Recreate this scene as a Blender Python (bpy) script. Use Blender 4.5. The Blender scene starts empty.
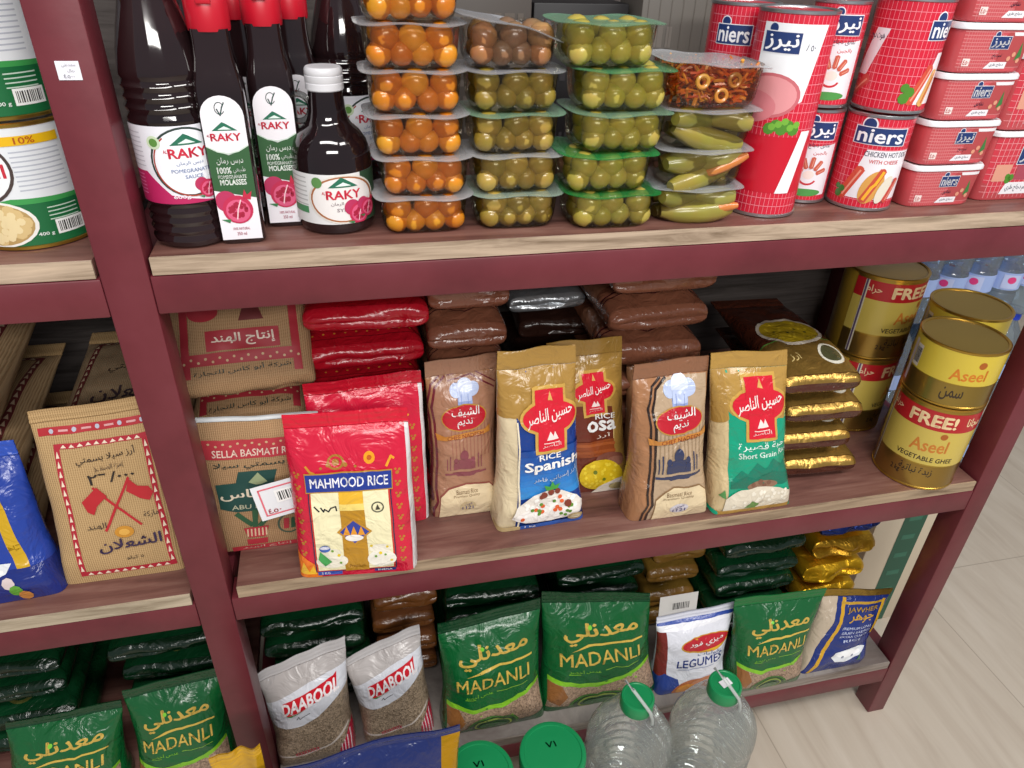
import bpy, bmesh, math, random
from mathutils import Vector, Matrix, noise
from mathutils.geometry import tessellate_polygon
rnd = random.Random(7)
COL = bpy.context.scene.collection
PI = math.pi

# ------------------------------------------------------------------ camera
CP = Vector((0.22143, -0.67936, 1.28821))
YAW, PITCH, ROLL, F = 0.2462, -0.5591, 0.0372, 724.1
_f = Vector((math.sin(YAW)*math.cos(PITCH), math.cos(YAW)*math.cos(PITCH), math.sin(PITCH)))
_r = Vector((math.cos(YAW), -math.sin(YAW), 0)); _u = _r.cross(_f)
RT = _r*math.cos(ROLL) + _u*math.sin(ROLL); UP = _u*math.cos(ROLL) - _r*math.sin(ROLL); FW = _f
cd = bpy.data.cameras.new('camera'); cam = bpy.data.objects.new('camera', cd); COL.objects.link(cam)
cd.lens = F/1024*36; cd.sensor_width = 36; cd.clip_start = .02
cam.matrix_world = Matrix(((RT.x, UP.x, -FW.x, CP.x), (RT.y, UP.y, -FW.y, CP.y), (RT.z, UP.z, -FW.z, CP.z), (0, 0, 0, 1)))
bpy.context.scene.camera = cam

def ray(u, v): return FW + RT*((u-512)/F) + UP*((384-v)/F)
def AZ(u, v, z):                       # sight line meets a height
    d = ray(u, v); return CP + d*((z-CP.z)/d.z)
def AY(u, v, y):                       # sight line meets an upright plane parallel to the rack
    d = ray(u, v); return CP + d*((y-CP.y)/d.y)

# ------------------------------------------------------------------ materials
def lin(h):
    h = h.lstrip('#'); c = [int(h[i:i+2], 16)/255 for i in (0, 2, 4)]
    return tuple((x/12.92 if x <= .04045 else ((x+.055)/1.055)**2.4) for x in c) + (1,)
MC = {}
def node(nt, t, **k):
    n = nt.nodes.new(t)
    for a, b in k.items(): setattr(n, a, b)
    return n
def M(col, kind='paper'):
    """one procedural material per colour and kind of surface"""
    key = (col, kind)
    if key in MC: return MC[key]
    m = bpy.data.materials.new(kind + '_' + col.strip('#')); m.use_nodes = True
    nt = m.node_tree; b = nt.nodes['Principled BSDF']; out = nt.nodes['Material Output']
    L = nt.links.new
    tc = node(nt, 'ShaderNodeTexCoord')
    b.inputs['Base Color'].default_value = lin(col)
    def nz(scale, detail=2, rough=.5, dist=0, vec=None):
        n = node(nt, 'ShaderNodeTexNoise'); n.inputs['Scale'].default_value = scale
        n.inputs['Detail'].default_value = detail; n.inputs['Roughness'].default_value = rough
        n.inputs['Distortion'].default_value = dist
        L(vec or tc.outputs['Object'], n.inputs['Vector']); return n
    def bump(src, strength, dist):
        bp = node(nt, 'ShaderNodeBump'); bp.inputs['Strength'].default_value = strength
        bp.inputs['Distance'].default_value = dist; L(src, bp.inputs['Height']); L(bp.outputs[0], b.inputs['Normal'])
    def ramp(src, stops):
        r = node(nt, 'ShaderNodeValToRGB'); e = r.color_ramp.elements
        while len(e) < len(stops): e.new(.5)
        for i, (p, c) in enumerate(stops): e[i].position = p; e[i].color = lin(c)
        L(src, r.inputs['Fac']); return r
    def shade(amount, scale=9):          # slight unevenness of the colour
        n = nz(scale, 3); mx = node(nt, 'ShaderNodeMix', data_type='RGBA', blend_type='MULTIPLY')
        mx.inputs[0].default_value = amount; mx.inputs[6].default_value = lin(col)
        L(n.outputs['Color'], mx.inputs[7]); L(mx.outputs[2], b.inputs['Base Color'])
    R = b.inputs['Roughness']
    if kind == 'paper': R.default_value = .55; bump(nz(60).outputs[0], .05, .001)
    elif kind == 'film':
        R.default_value = .24; n = nz(28, 3, .55, 1.2); bump(n.outputs[0], .75, .007)
        b.inputs['Coat Weight'].default_value = .3; b.inputs['Coat Roughness'].default_value = .12
    elif kind == 'softfilm':
        R.default_value = .42; bump(nz(34, 3, .5, .8).outputs[0], .35, .004)
    elif kind == 'foil':
        R.default_value = .3; b.inputs['Metallic'].default_value = .75; bump(nz(30, 3, .55, 1.5).outputs[0], .6, .006)
    elif kind == 'tin':
        R.default_value = .28; b.inputs['Metallic'].default_value = .9; bump(nz(18, 2).outputs[0], .05, .002)
    elif kind == 'can':
        R.default_value = .33; b.inputs['Coat Weight'].default_value = .2; bump(nz(14, 2).outputs[0], .06, .002)
    elif kind == 'plastic': R.default_value = .35; bump(nz(25).outputs[0], .06, .002)
    elif kind == 'syrup':
        R.default_value = .07; b.inputs['Coat Weight'].default_value = .6; b.inputs['Coat Roughness'].default_value = .03
        n = nz(12, 2); rr = ramp(n.outputs[0], [(.3, col), (.8, '2a1a1c')]); L(rr.outputs[0], b.inputs['Base Color'])
    elif kind == 'olive':
        R.default_value = .28; shade(.45, 35); bump(nz(60, 2).outputs[0], .12, .002)
        b.inputs['Coat Weight'].default_value = .4; b.inputs['Coat Roughness'].default_value = .1
    elif kind == 'paint':
        R.default_value = .42; n = nz(5, 5, .65)
        rr = ramp(n.outputs[0], [(.35, '5c2028'), (.5, col), (.72, '713039')]); L(rr.outputs[0], b.inputs['Base Color'])
        bump(nz(45, 3).outputs[0], .12, .002)
    elif kind == 'burlap':
        R.default_value = .8
        w = node(nt, 'ShaderNodeTexWave', bands_direction='X'); w.inputs['Scale'].default_value = 130; w.inputs['Distortion'].default_value = 1.2
        L(tc.outputs['Object'], w.inputs['Vector'])
        w2 = node(nt, 'ShaderNodeTexWave', bands_direction='Z'); w2.inputs['Scale'].default_value = 110; w2.inputs['Distortion'].default_value = 1.5
        L(tc.outputs['Object'], w2.inputs['Vector'])
        ad = node(nt, 'ShaderNodeMath', operation='MULTIPLY_ADD'); ad.inputs[1].default_value = .35
        L(w2.outputs['Fac'], ad.inputs[0]); L(w.outputs['Fac'], ad.inputs[2])
        r0, g0, b0 = (int(col[i:i+2], 16) for i in (0, 2, 4)); dk = '%02x%02x%02x' % (int(r0*.84), int(g0*.8), int(b0*.74))
        rr = ramp(ad.outputs[0], [(.15, dk), (.75, col)]); L(rr.outputs[0], b.inputs['Base Color']); bump(ad.outputs[0], .4, .001)
    elif kind == 'grain':
        v = node(nt, 'ShaderNodeTexVoronoi'); v.inputs['Scale'].default_value = 480; L(tc.outputs['Object'], v.inputs['Vector'])
        r0, g0, b0 = (int(col[i:i+2], 16) for i in (0, 2, 4))
        rr = ramp(v.outputs['Color'], [(.1, '%02x%02x%02x' % (int(r0*.72), int(g0*.7), int(b0*.66))), (.5, col), (.95, '%02x%02x%02x' % (min(255, int(r0*1.2)), min(255, int(g0*1.2)), min(255, int(b0*1.2))))])
        L(rr.outputs[0], b.inputs['Base Color']); R.default_value = .3; bump(v.outputs['Distance'], .4, .002)
        b.inputs['Coat Weight'].default_value = .3
    elif kind == 'board':
        mp = node(nt, 'ShaderNodeMapping'); mp.inputs['Scale'].default_value = (3, 26, 26); L(tc.outputs['Object'], mp.inputs['Vector'])
        n = nz(1.4, 6, .65, .6, mp.outputs[0])
        rr = ramp(n.outputs[0], [(.3, '4a2d28'), (.5, '6d4840'), (.62, '7d5a50'), (.78, '8f6c60')]); L(rr.outputs[0], b.inputs['Base Color']); R.default_value = .42
        bump(n.outputs[0], .08, .002)
    elif kind == 'worn':
        n = nz(7, 6, .7, .5); rr = ramp(n.outputs[0], [(.3, '5c4f4a'), (.5, '7d7570'), (.7, '989088')]); L(rr.outputs[0], b.inputs['Base Color']); R.default_value = .6; bump(n.outputs[0], .1, .002)
    elif kind == 'edge':
        mp = node(nt, 'ShaderNodeMapping'); mp.inputs['Scale'].default_value = (4, 10, 60); L(tc.outputs['Object'], mp.inputs['Vector'])
        n = nz(1.6, 6, .65, .6, mp.outputs[0])
        r0, g0, b0 = (int(col[i:i+2], 16) for i in (0, 2, 4))
        rr = ramp(n.outputs[0], [(.3, '%02x%02x%02x' % (int(r0*.62), int(g0*.58), int(b0*.52))), (.55, col), (.75, '%02x%02x%02x' % (min(255, int(r0*1.12)), min(255, int(g0*1.12)), min(255, int(b0*1.12))))])
        L(rr.outputs[0], b.inputs['Base Color']); R.default_value = .7; bump(n.outputs[0], .2, .002)
    elif kind == 'tile':
        sep = node(nt, 'ShaderNodeSeparateXYZ'); L(tc.outputs['Object'], sep.inputs[0])
        def seam(o, off, per):
            a = node(nt, 'ShaderNodeMath', operation='SUBTRACT'); L(o, a.inputs[0]); a.inputs[1].default_value = off
            p = node(nt, 'ShaderNodeMath', operation='PINGPONG'); L(a.outputs[0], p.inputs[0]); p.inputs[1].default_value = per/2
            c = node(nt, 'ShaderNodeMath', operation='LESS_THAN'); L(p.outputs[0], c.inputs[0]); c.inputs[1].default_value = .0012; return c
        a = seam(sep.outputs[0], .922, .54); c = seam(sep.outputs[1], .30, .54)
        mx = node(nt, 'ShaderNodeMath', operation='MAXIMUM'); L(a.outputs[0], mx.inputs[0]); L(c.outputs[0], mx.inputs[1])
        mp = node(nt, 'ShaderNodeMapping'); mp.inputs['Scale'].default_value = (16, 2.2, 1); L(tc.outputs['Object'], mp.inputs['Vector'])
        n = nz(1.3, 6, .6, .9, mp.outputs[0])
        rr = ramp(n.outputs[0], [(.25, 'b3a595'), (.5, 'c0b4a4'), (.75, 'c9beaf')])
        cm = node(nt, 'ShaderNodeMix', data_type='RGBA'); L(mx.outputs[0], cm.inputs[0]); L(rr.outputs[0], cm.inputs[6]); cm.inputs[7].default_value = lin('a39788')
        L(cm.outputs[2], b.inputs['Base Color']); R.default_value = .35
    elif kind in ('clear', 'lidfilm'):
        # thin clear plastic: tinted see-through film with a sharp reflection
        nt.nodes.remove(b)
        tr = node(nt, 'ShaderNodeBsdfTransparent'); tr.inputs[0].default_value = lin(col)
        gl = node(nt, 'ShaderNodeBsdfGlossy'); gl.inputs['Roughness'].default_value = .06 if kind == 'clear' else .15
        lw = node(nt, 'ShaderNodeLayerWeight'); lw.inputs[0].default_value = .28
        n = nz(26, 2, .5, 1); bp = node(nt, 'ShaderNodeBump'); bp.inputs['Strength'].default_value = .35; bp.inputs['Distance'].default_value = .004
        L(n.outputs[0], bp.inputs['Height']); L(bp.outputs[0], gl.inputs['Normal']); L(bp.outputs[0], lw.inputs['Normal'])
        ml = node(nt, 'ShaderNodeMath', operation='MULTIPLY_ADD'); ml.inputs[1].default_value = .75; ml.inputs[2].default_value = .03; L(lw.outputs['Fresnel'], ml.inputs[0])
        mx = node(nt, 'ShaderNodeMixShader'); L(ml.outputs[0], mx.inputs[0]); L(tr.outputs[0], mx.inputs[1]); L(gl.outputs[0], mx.inputs[2])
        fin = mx
        if kind == 'lidfilm':
            df = node(nt, 'ShaderNodeBsdfPrincipled'); df.inputs['Base Color'].default_value = lin(col); df.inputs['Roughness'].default_value = .25
            tr.inputs[0].default_value = (1, 1, 1, 1)
            m2 = node(nt, 'ShaderNodeMixShader'); m2.inputs[0].default_value = .42; L(mx.outputs[0], m2.inputs[1]); L(df.outputs[0], m2.inputs[2]); fin = m2
        L(fin.outputs[0], out.inputs['Surface'])
    elif kind == 'water':
        nt.nodes.remove(b)
        tr = node(nt, 'ShaderNodeBsdfTransparent'); tr.inputs[0].default_value = lin(col)
        gl = node(nt, 'ShaderNodeBsdfGlossy'); gl.inputs['Roughness'].default_value = .05
        df = node(nt, 'ShaderNodeBsdfDiffuse'); df.inputs[0].default_value = lin('dfe6e4')
        lw = node(nt, 'ShaderNodeLayerWeight'); lw.inputs[0].default_value = .3
        n = nz(16, 2, .5, 1.6); bp = node(nt, 'ShaderNodeBump'); bp.inputs['Strength'].default_value = .5; bp.inputs['Distance'].default_value = .006
        L(n.outputs[0], bp.inputs['Height']); L(bp.outputs[0], gl.inputs['Normal']); L(bp.outputs[0], lw.inputs['Normal'])
        m1 = node(nt, 'ShaderNodeMixShader'); m1.inputs[0].default_value = .13; L(tr.outputs[0], m1.inputs[1]); L(df.outputs[0], m1.inputs[2])
        ml = node(nt, 'ShaderNodeMath', operation='MULTIPLY_ADD'); ml.inputs[1].default_value = .7; ml.inputs[2].default_value = .03; L(lw.outputs['Fresnel'], ml.inputs[0])
        mx = node(nt, 'ShaderNodeMixShader'); L(ml.outputs[0], mx.inputs[0]); L(m1.outputs[0], mx.inputs[1]); L(gl.outputs[0], mx.inputs[2])
        L(mx.outputs[0], out.inputs['Surface'])
    MC[key] = m; return m

# ------------------------------------------------------------------ mesh building
class MB:
    def __init__(s): s.v = []; s.f = []; s.mi = []; s.ms = []
    def mat(s, m):
        if m not in s.ms: s.ms.append(m)
        return s.ms.index(m)
    def add(s, vs, fs, m):
        o = len(s.v); k = s.mat(m); s.v += [tuple(p) for p in vs]
        for f in fs: s.f.append([i+o for i in f]); s.mi.append(k)
    def grid(s, P, m, flip=False, wrap=False):       # P[j][i] rows of points
        nj, ni = len(P), len(P[0]); vs = [p for r in P for p in r]; fs = []
        for j in range(nj-1):
            for i in range(ni if wrap else ni-1):
                q = [j*ni+i, j*ni+(i+1) % ni, (j+1)*ni+(i+1) % ni, (j+1)*ni+i]
                fs.append(q[::-1] if flip else q)
        s.add(vs, fs, m)
    def lathe(s, prof, m, n=40, sec=None, cap0=True, cap1=True, c=(0, 0, 0), fx=1, fy=1):
        """prof: (radius, z) from the bottom up; sec: superellipse exponent for a rounded-square section"""
        P = []
        for r, z in prof:
            row = []
            for i in range(n):
                a = 2*PI*i/n; x, y = math.cos(a), math.sin(a)
                if sec: k = (abs(x)**sec+abs(y)**sec)**(-1/sec); x *= k; y *= k
                row.append((c[0]+r*x*fx, c[1]+r*y*fy, c[2]+z))
            P.append(row)
        s.grid(P, m, wrap=True)
        if cap0: s.add(P[0], [list(range(n))[::-1]], m)
        if cap1: s.add(P[-1], [list(range(n))], m)
    def box(s, x0, x1, y0, y1, z0, z1, m, bev=.0):
        bm = bmesh.new(); bmesh.ops.create_cube(bm, size=1)
        for v in bm.verts: v.co = Vector(((x0+x1)/2+v.co.x*(x1-x0), (y0+y1)/2+v.co.y*(y1-y0), (z0+z1)/2+v.co.z*(z1-z0)))
        if bev: bmesh.ops.bevel(bm, geom=bm.edges[:], offset=bev, segments=2, affect='EDGES', profile=.5)
        bm.verts.ensure_lookup_table()
        s.add([v.co.copy() for v in bm.verts], [[v.index for v in f.verts] for f in bm.faces], m); bm.free()
    def tube(s, pts, r, m, n=8, closed=False):
        P = []; pts = [Vector(p) for p in pts]; N = len(pts)
        for i, p in enumerate(pts):
            a = pts[(i-1) % N] if closed else pts[max(0, i-1)]; b = pts[(i+1) % N] if closed else pts[min(N-1, i+1)]
            t = (b-a).normalized(); x = t.orthogonal().normalized() if abs(t.y) > .9 else t.cross(Vector((0, 1, 0))).normalized(); y = t.cross(x)
            P.append([p+(x*math.cos(2*PI*k/n)+y*math.sin(2*PI*k/n))*r for k in range(n)])
        if closed: P.append(P[0])
        s.grid(P, m, wrap=True)
        if not closed: s.add(P[0], [list(range(n))], m); s.add(P[-1], [list(range(n))[::-1]], m)
    def obj(s, name, parent=None, loc=None, rz=0, sharp=40):
        me = bpy.data.meshes.new(name); me.from_pydata(s.v, [], s.f); me.update()
        for m in s.ms: me.materials.append(m)
        me.polygons.foreach_set('material_index', s.mi); me.polygons.foreach_set('use_smooth', [True]*len(me.polygons))
        try: me.set_sharp_from_angle(angle=math.radians(sharp))
        except Exception: pass
        o = bpy.data.objects.new(name, me); COL.objects.link(o)
        if parent: o.parent = parent
        if loc is not None: o.location = loc
        o.rotation_euler = (0, 0, rz); return o
def tag(o, label, cat=None, group=None, kind=None):
    if label: o['label'] = label
    if cat: o['category'] = cat
    if group: o['group'] = group
    if kind: o['kind'] = kind
    return o
def empty(name, loc, rz=0):
    o = bpy.data.objects.new(name, None); o.empty_display_size = .02; COL.objects.link(o); o.location = loc; o.rotation_euler = (0, 0, rz); return o
def copy_tree(o, parent=None):
    c = o.copy(); COL.objects.link(c)
    if parent: c.parent = parent; c.matrix_parent_inverse = o.matrix_parent_inverse
    for ch in list(o.children): copy_tree(ch, c)
    return c

# ------------------------------------------------------------------ printed artwork: flat shapes laid onto a curved surface
AR = dict(zip('ءآأؤإئابةتثجحخدذرزسشصضطظعغفقكلمنهوىي', (0xFE80, 0xFE81, 0xFE83, 0xFE85, 0xFE87, 0xFE89, 0xFE8D, 0xFE8F, 0xFE93, 0xFE95, 0xFE99, 0xFE9D, 0xFEA1, 0xFEA5, 0xFEA9, 0xFEAB, 0xFEAD, 0xFEAF, 0xFEB1, 0xFEB5, 0xFEB9, 0xFEBD, 0xFEC1, 0xFEC5, 0xFEC9, 0xFECD, 0xFED1, 0xFED5, 0xFED9, 0xFEDD, 0xFEE1, 0xFEE5, 0xFEE9, 0xFEED, 0xFEEF, 0xFEF1)))
NOFWD = 'ءآأؤإاةدذرزوى'
def arabic(t):
    t = t.replace('لا', '\u0001'); out = []
    for i, ch in enumerate(t):
        prev = t[i-1] if i else ' '; nxt = t[i+1] if i+1 < len(t) else ' '
        pj = (prev in AR and prev not in NOFWD); nj = (nxt in AR or nxt == '\u0001')
        if ch == '\u0001': out.append(chr(0xFEFB+(1 if pj else 0))); continue
        if ch not in AR: out.append(ch); continue
        b = AR[ch]
        if ch == 'ء': out.append(chr(b))
        elif ch in NOFWD: out.append(chr(b+(1 if pj else 0)))
        else: out.append(chr(b+(3 if pj and nj else 1 if pj else 2 if nj else 0)))
    return ''.join(out[::-1])
TC = {}
def glyphs(body, bold):
    k = (body, bold)
    if k in TC: return TC[k]
    c = bpy.data.curves.new('t', 'FONT'); c.body = body; c.resolution_u = 2
    o = bpy.data.objects.new('t', c); COL.objects.link(o)
    dg = bpy.context.evaluated_depsgraph_get(); e = o.evaluated_get(dg); me = e.to_mesh()
    ps = [[(me.vertices[i].co.x, me.vertices[i].co.y) for i in p.vertices] for p in me.polygons]
    if bold: ps = [[(x+dx*bold, y+dy*bold) for x, y in p] for dx, dy in ((-.7, 0), (.7, 0), (0, .6), (0, -.6)) for p in ps]
    e.to_mesh_clear(); bpy.data.objects.remove(o); bpy.data.curves.remove(c)
    TC[k] = ps; return ps
def area2(p): return sum(p[i][0]*p[(i+1) % len(p)][1]-p[(i+1) % len(p)][0]*p[i][1] for i in range(len(p)))
def ccw(p): return p if area2(p) > 0 else p[::-1]
def split(poly, lines, ax):
    lo = min(p[ax] for p in poly); hi = max(p[ax] for p in poly); out = []; cur = poly
    for c in lines:
        if c <= lo+1e-7 or c >= hi-1e-7: continue
        A = []; B = []
        for i in range(len(cur)):
            p, q = cur[i], cur[(i+1) % len(cur)]; dp, dq = p[ax]-c, q[ax]-c
            if dp <= 0: A.append(p)
            if dp >= 0: B.append(p)
            if dp*dq < 0:
                t = dp/(dp-dq); x = (p[0]+(q[0]-p[0])*t, p[1]+(q[1]-p[1])*t); A.append(x); B.append(x)
        if len(A) > 2: out.append(A)
        cur = B
        if len(cur) < 3: return out
    out.append(cur); return out
class Art:
    """shapes in fractions of a panel (x right, y up); w, h = panel size in metres"""
    def __init__(s, w, h, kind='film'): s.w, s.h, s.kind, s.it = w, h, kind, []
    def _add(s, polys, col, kind=None):
        polys = [ccw(p) for p in polys if len(p) > 2 and abs(area2(p)) > 1e-9]
        if not polys: return
        X = [q[0] for p in polys for q in p]; Y = [q[1] for p in polys for q in p]
        bb = (min(X), min(Y), max(X), max(Y)); lay = 1
        for o in s.it:
            b = o[2]
            if b[0] < bb[2] and b[2] > bb[0] and b[1] < bb[3] and b[3] > bb[1]: lay = max(lay, o[3]+1)
        s.it.append((polys, M(col, kind or s.kind), bb, lay))
    def poly(s, pts, col, kind=None):
        tri = tessellate_polygon([[Vector((p[0], p[1], 0)) for p in pts]])
        s._add([[pts[i] for i in t] for t in tri], col, kind)
    def rect(s, x0, y0, x1, y1, col, kind=None): s._add([[(x0, y0), (x1, y0), (x1, y1), (x0, y1)]], col, kind)
    def rects(s, L, col, kind=None): s._add([[(a, b), (c, b), (c, d), (a, d)] for a, b, c, d in L], col, kind)
    def ell(s, cx, cy, rx, ry=None, col='ffffff', kind=None, n=24, rot=0):
        ry = rx*s.w/s.h if ry is None else ry; a = math.cos(rot); b = math.sin(rot); P = []
        for i in range(n):
            x, y = rx*s.w*math.cos(2*PI*i/n), ry*s.h*math.sin(2*PI*i/n); P.append((cx+(x*a-y*b)/s.w, cy+(x*b+y*a)/s.h))
        s._add([P], col, kind)
    def dots(s, L, col, kind=None, n=8):      # (cx, cy, r as a fraction of the width)
        s._add([[(x+r*math.cos(2*PI*i/n), y+r*s.w/s.h*math.sin(2*PI*i/n)) for i in range(n)] for x, y, r in L], col, kind)
    def ring(s, cx, cy, rx, ry, wd, col, kind=None, a0=0, a1=360, n=32):
        P = []
        for i in range(n):
            q = []
            for a, k in ((a0+(a1-a0)*i/n, 1), (a0+(a1-a0)*(i+1)/n, 1), (a0+(a1-a0)*(i+1)/n, 0), (a0+(a1-a0)*i/n, 0)):
                a = math.radians(a); q.append((cx+(rx+(wd if k else 0))*math.cos(a), cy+(ry+(wd*s.w/s.h if k else 0))*math.sin(a)))
            P.append(q)
        s._add(P, col, kind)
    def line(s, pts, wd, col, kind=None, closed=False):      # wd: fraction of the width
        P = []; N = len(pts)
        for i in range(N if closed else N-1):
            (x0, y0), (x1, y1) = pts[i], pts[(i+1) % N]; dx, dy = (x1-x0)*s.w, (y1-y0)*s.h; l = math.hypot(dx, dy) or 1
            nx, ny = -dy/l*wd*s.w/2, dx/l*wd*s.w/2; ex, ey = dx/l*wd*s.w*.3/s.w, dy/l*wd*s.w*.3/s.h
            P.append([(x0-ex+nx/s.w, y0-ey+ny/s.h), (x0-ex-nx/s.w, y0-ey-ny/s.h), (x1+ex-nx/s.w, y1+ey-ny/s.h), (x1+ex+nx/s.w, y1+ey+ny/s.h)])
        s._add(P, col, kind)
    def text(s, body, x0, y0, x1, y1, col, bold=.0, skew=0, kind=None, arc=0):
        if any(c in AR for c in body): body = arabic(body)
        ps = glyphs(body, bold)
        if not ps: return
        X = [q[0] for p in ps for q in p]; Y = [q[1] for p in ps for q in p]
        a, b, c, d = min(X), max(X), min(Y), max(Y)
        def mp(q):
            fx = (q[0]-a)/(b-a); fy = (q[1]-c)/(d-c); return (x0+(x1-x0)*fx, y0+(y1-y0)*fy+skew*(fx-.5)+arc*(1-(2*fx-1)**2))
        s._add([[mp(q) for q in p] for p in ps], col, kind)
    def barcode(s, x0, y0, x1, y1, n=16, bg='f4f4f2'):
        r = random.Random(n); s.rect(x0, y0, x1, y1, bg); L = []; x = x0+(x1-x0)*.08
        while x < x1-(x1-x0)*.1:
            w = (x1-x0)*r.choice((.02, .03, .05)); L.append((x, y0+(y1-y0)*.15, x+w, y1-(y1-y0)*.15)); x += w+(x1-x0)*r.choice((.025, .04))
        s.rects(L, '222222')
    def apply(s, mb, S, xs, ys, base=.0004, step=.00022):
        for polys, m, bb, lay in s.it:
            idx = {}; vs = []; fs = []
            for p in polys:
                for a in split(p, xs, 0):
                    for q in split(a, ys, 1):
                        f = []
                        for pt in q:
                            k = (round(pt[0], 5), round(pt[1], 5))
                            if k not in idx: idx[k] = len(vs); vs.append(S(min(1, max(0, pt[0])), min(1, max(0, pt[1])), base+step*lay))
                            if not f or f[-1] != idx[k]: f.append(idx[k])
                        if len(f) > 2 and f[0] == f[-1]: f.pop()
                        if len(f) > 2: fs.append(f)
            mb.add(vs, fs, m)

# ------------------------------------------------------------------ bags
def bag_mesh(name, O, yaw, C4, lean, bf, bb, base, art=None, back=None, cap=None, seal=None, yt=.9, seed=0, n=3.0, wr=.0042, b0=.8, waist=.03, nx=26, ny=34, sealbend=0., topbend=0., lo=.16, wav=.012, nb=16, cap2=None, csplit=.55, capb=0., capn=.0):
    """a filled bag: front corners C4 (BL, BR, TR, TL) in its own leaning plane, swelling bf to the front and bb to the back, flat seal at the top"""
    ca, sa = math.cos(lean), math.sin(lean)
    (bl, br, tr, tl) = [Vector(c) for c in C4]
    H = ((tl+tr)/2-(bl+br)/2).length; W = (br-bl).length
    def PXf(x, y=.5): e = n+max(0, nb-n)*max(0, 1-y/.3)**1.5; return max(0, 1-abs(2*x-1)**e)**(.5-.2*max(0, 1-y/.3))
    def PYf(y):
        q = min(1, y/yt); return (b0+(1-b0)*math.sin(min(1, q/lo)*PI/2))*max(0, 1-q**2.6)**.8
    def base2(x, y):
        q = min(1, y/yt); xx = .5+(x-.5)*(1-waist*2*math.sin(PI*q))
        p = bl.lerp(br, xx).lerp(tl.lerp(tr, xx), y)
        e = max(0, y-.62)/.38; p.y += H*wav*noise.noise(Vector((x*3.1+seed*5.3, seed*1.7, .5)))*e
        p.x += W*.5*wav*noise.noise(Vector((y*7+seed, seed*3.1+(x > .5)*9, 2.5))); return p
    def nzf(x, y):
        q = y/yt; e = PXf(x, y)
        a = noise.noise(Vector((x*W*34+seed*7.1, y*H*26, seed*3.3))); b = noise.noise(Vector((x*W*110+seed, y*H*22, 5+seed)))
        c = abs(noise.noise(Vector((x*W*20+y*9, y*H*20-x*4, 9+seed))))
        return wr*e*min(1, q*6+.1)*(a*.9+b*(.25+.9*min(1, q)**3)+c*.8)
    def put(p, d, y):
        tb = topbend*max(0, y-.55)**2*H+H*wav*1.6*noise.noise(Vector((p.x/W*3.4+seed*2.1, 7.7, seed)))*(max(0, y-.6)/.4)**2
        d = d-tb
        return Vector((p.x, p.y*sa-d*ca, p.y*ca+d*sa*(min(1, max(0, y)/.25) if lean < .5 else 1)))
    def Sf(x, y, off=0):
        p = base2(x, y); k = PXf(x, y)*PYf(y)
        if y > yt: return put(p, off+.001-sealbend*(y-yt)**2*H*40+.0005*math.sin((y-yt)*H*900), y)
        return put(p, bf*k+nzf(x, y)*min(1, PYf(y)*3)+off, y)
    def Sb(x, y): p = base2(x, y); k = PXf(x, y)*PYf(y); return put(p, -bb*k-nzf(1-x, y)*.5*min(1, PYf(y)*3), y)
    xs = [.5-.5*math.cos(PI*i/nx) for i in range(nx+1)]; ys = [yt*j/ny for j in range(ny+1)]
    mb = MB(); back = back or base
    G = [[Sf(x, y) for x in xs] for y in ys]; mb.grid(G, base)
    mb.grid([[Sb(x, y) for x in xs] for y in ys], back, flip=True)
    nn0 = Vector((0, -ca, sa)); down = Vector((0, -sa, -ca))
    import bisect
    def Sg(x, y, off):                   # the same surface, read off the mesh
        i = min(nx-1, max(0, bisect.bisect_right(xs, x)-1)); j = min(ny-1, max(0, bisect.bisect_right(ys, y)-1))
        u = (x-xs[i])/(xs[i+1]-xs[i]); v = min(1.5, (y-ys[j])/(ys[j+1]-ys[j]))
        return G[j][i]*((1-u)*(1-v))+G[j][i+1]*(u*(1-v))+G[j+1][i]*((1-u)*v)+G[j+1][i+1]*(u*v)+nn0*off
    K = 9 if capb or capn else 1; cp = []
    for k in range(K+1):
        t = k/K; row = []
        for x in xs:
            q = Sf(x, 0).lerp(Sb(x, 0), t); e = 4*t*(1-t)
            if e: q = q+down*(capb*e**.6*PXf(x, 0)+capn*e*PXf(x, 0)*(noise.noise(Vector((x*W*30+seed, t*1.6, seed*2.2)))+.8*abs(noise.noise(Vector((x*W*14-t*2, t*2.6, seed))))-.6*math.exp(-((t-.55)/.09)**2)))
            row.append(q)
        cp.append(row)
    h = max(1, int(round(K*csplit)))
    if cap2: mb.grid(cp[:h+1], cap or back, flip=True); mb.grid(cp[h:], cap2, flip=True)
    else: mb.grid(cp, cap or back, flip=True)
    if art:
        A = art(Art(W, H)) if callable(art) else art
        A.apply(mb, Sg, xs[1:-1], ys[1:], .0004, .0003)
    lift = -min(v[2] for v in mb.v)+.0006+O.z
    mb.v = [(v[0], v[1], v[2]) for v in mb.v]
    O = Vector((O.x, O.y, lift))
    o = mb.obj(name, None, O, yaw, sharp=60)
    sl = MB(); sy = [yt+(1-yt)*j/8 for j in range(9)]
    sl.grid([[Sf(x, y, .0004)-Vector((0, .0, 0)) for x in xs] for y in sy], seal or base)
    sl.grid([[Sf(x, y, -.0012) for x in xs] for y in sy], seal or base, flip=True)
    so = sl.obj('top_seal', o); return o
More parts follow.
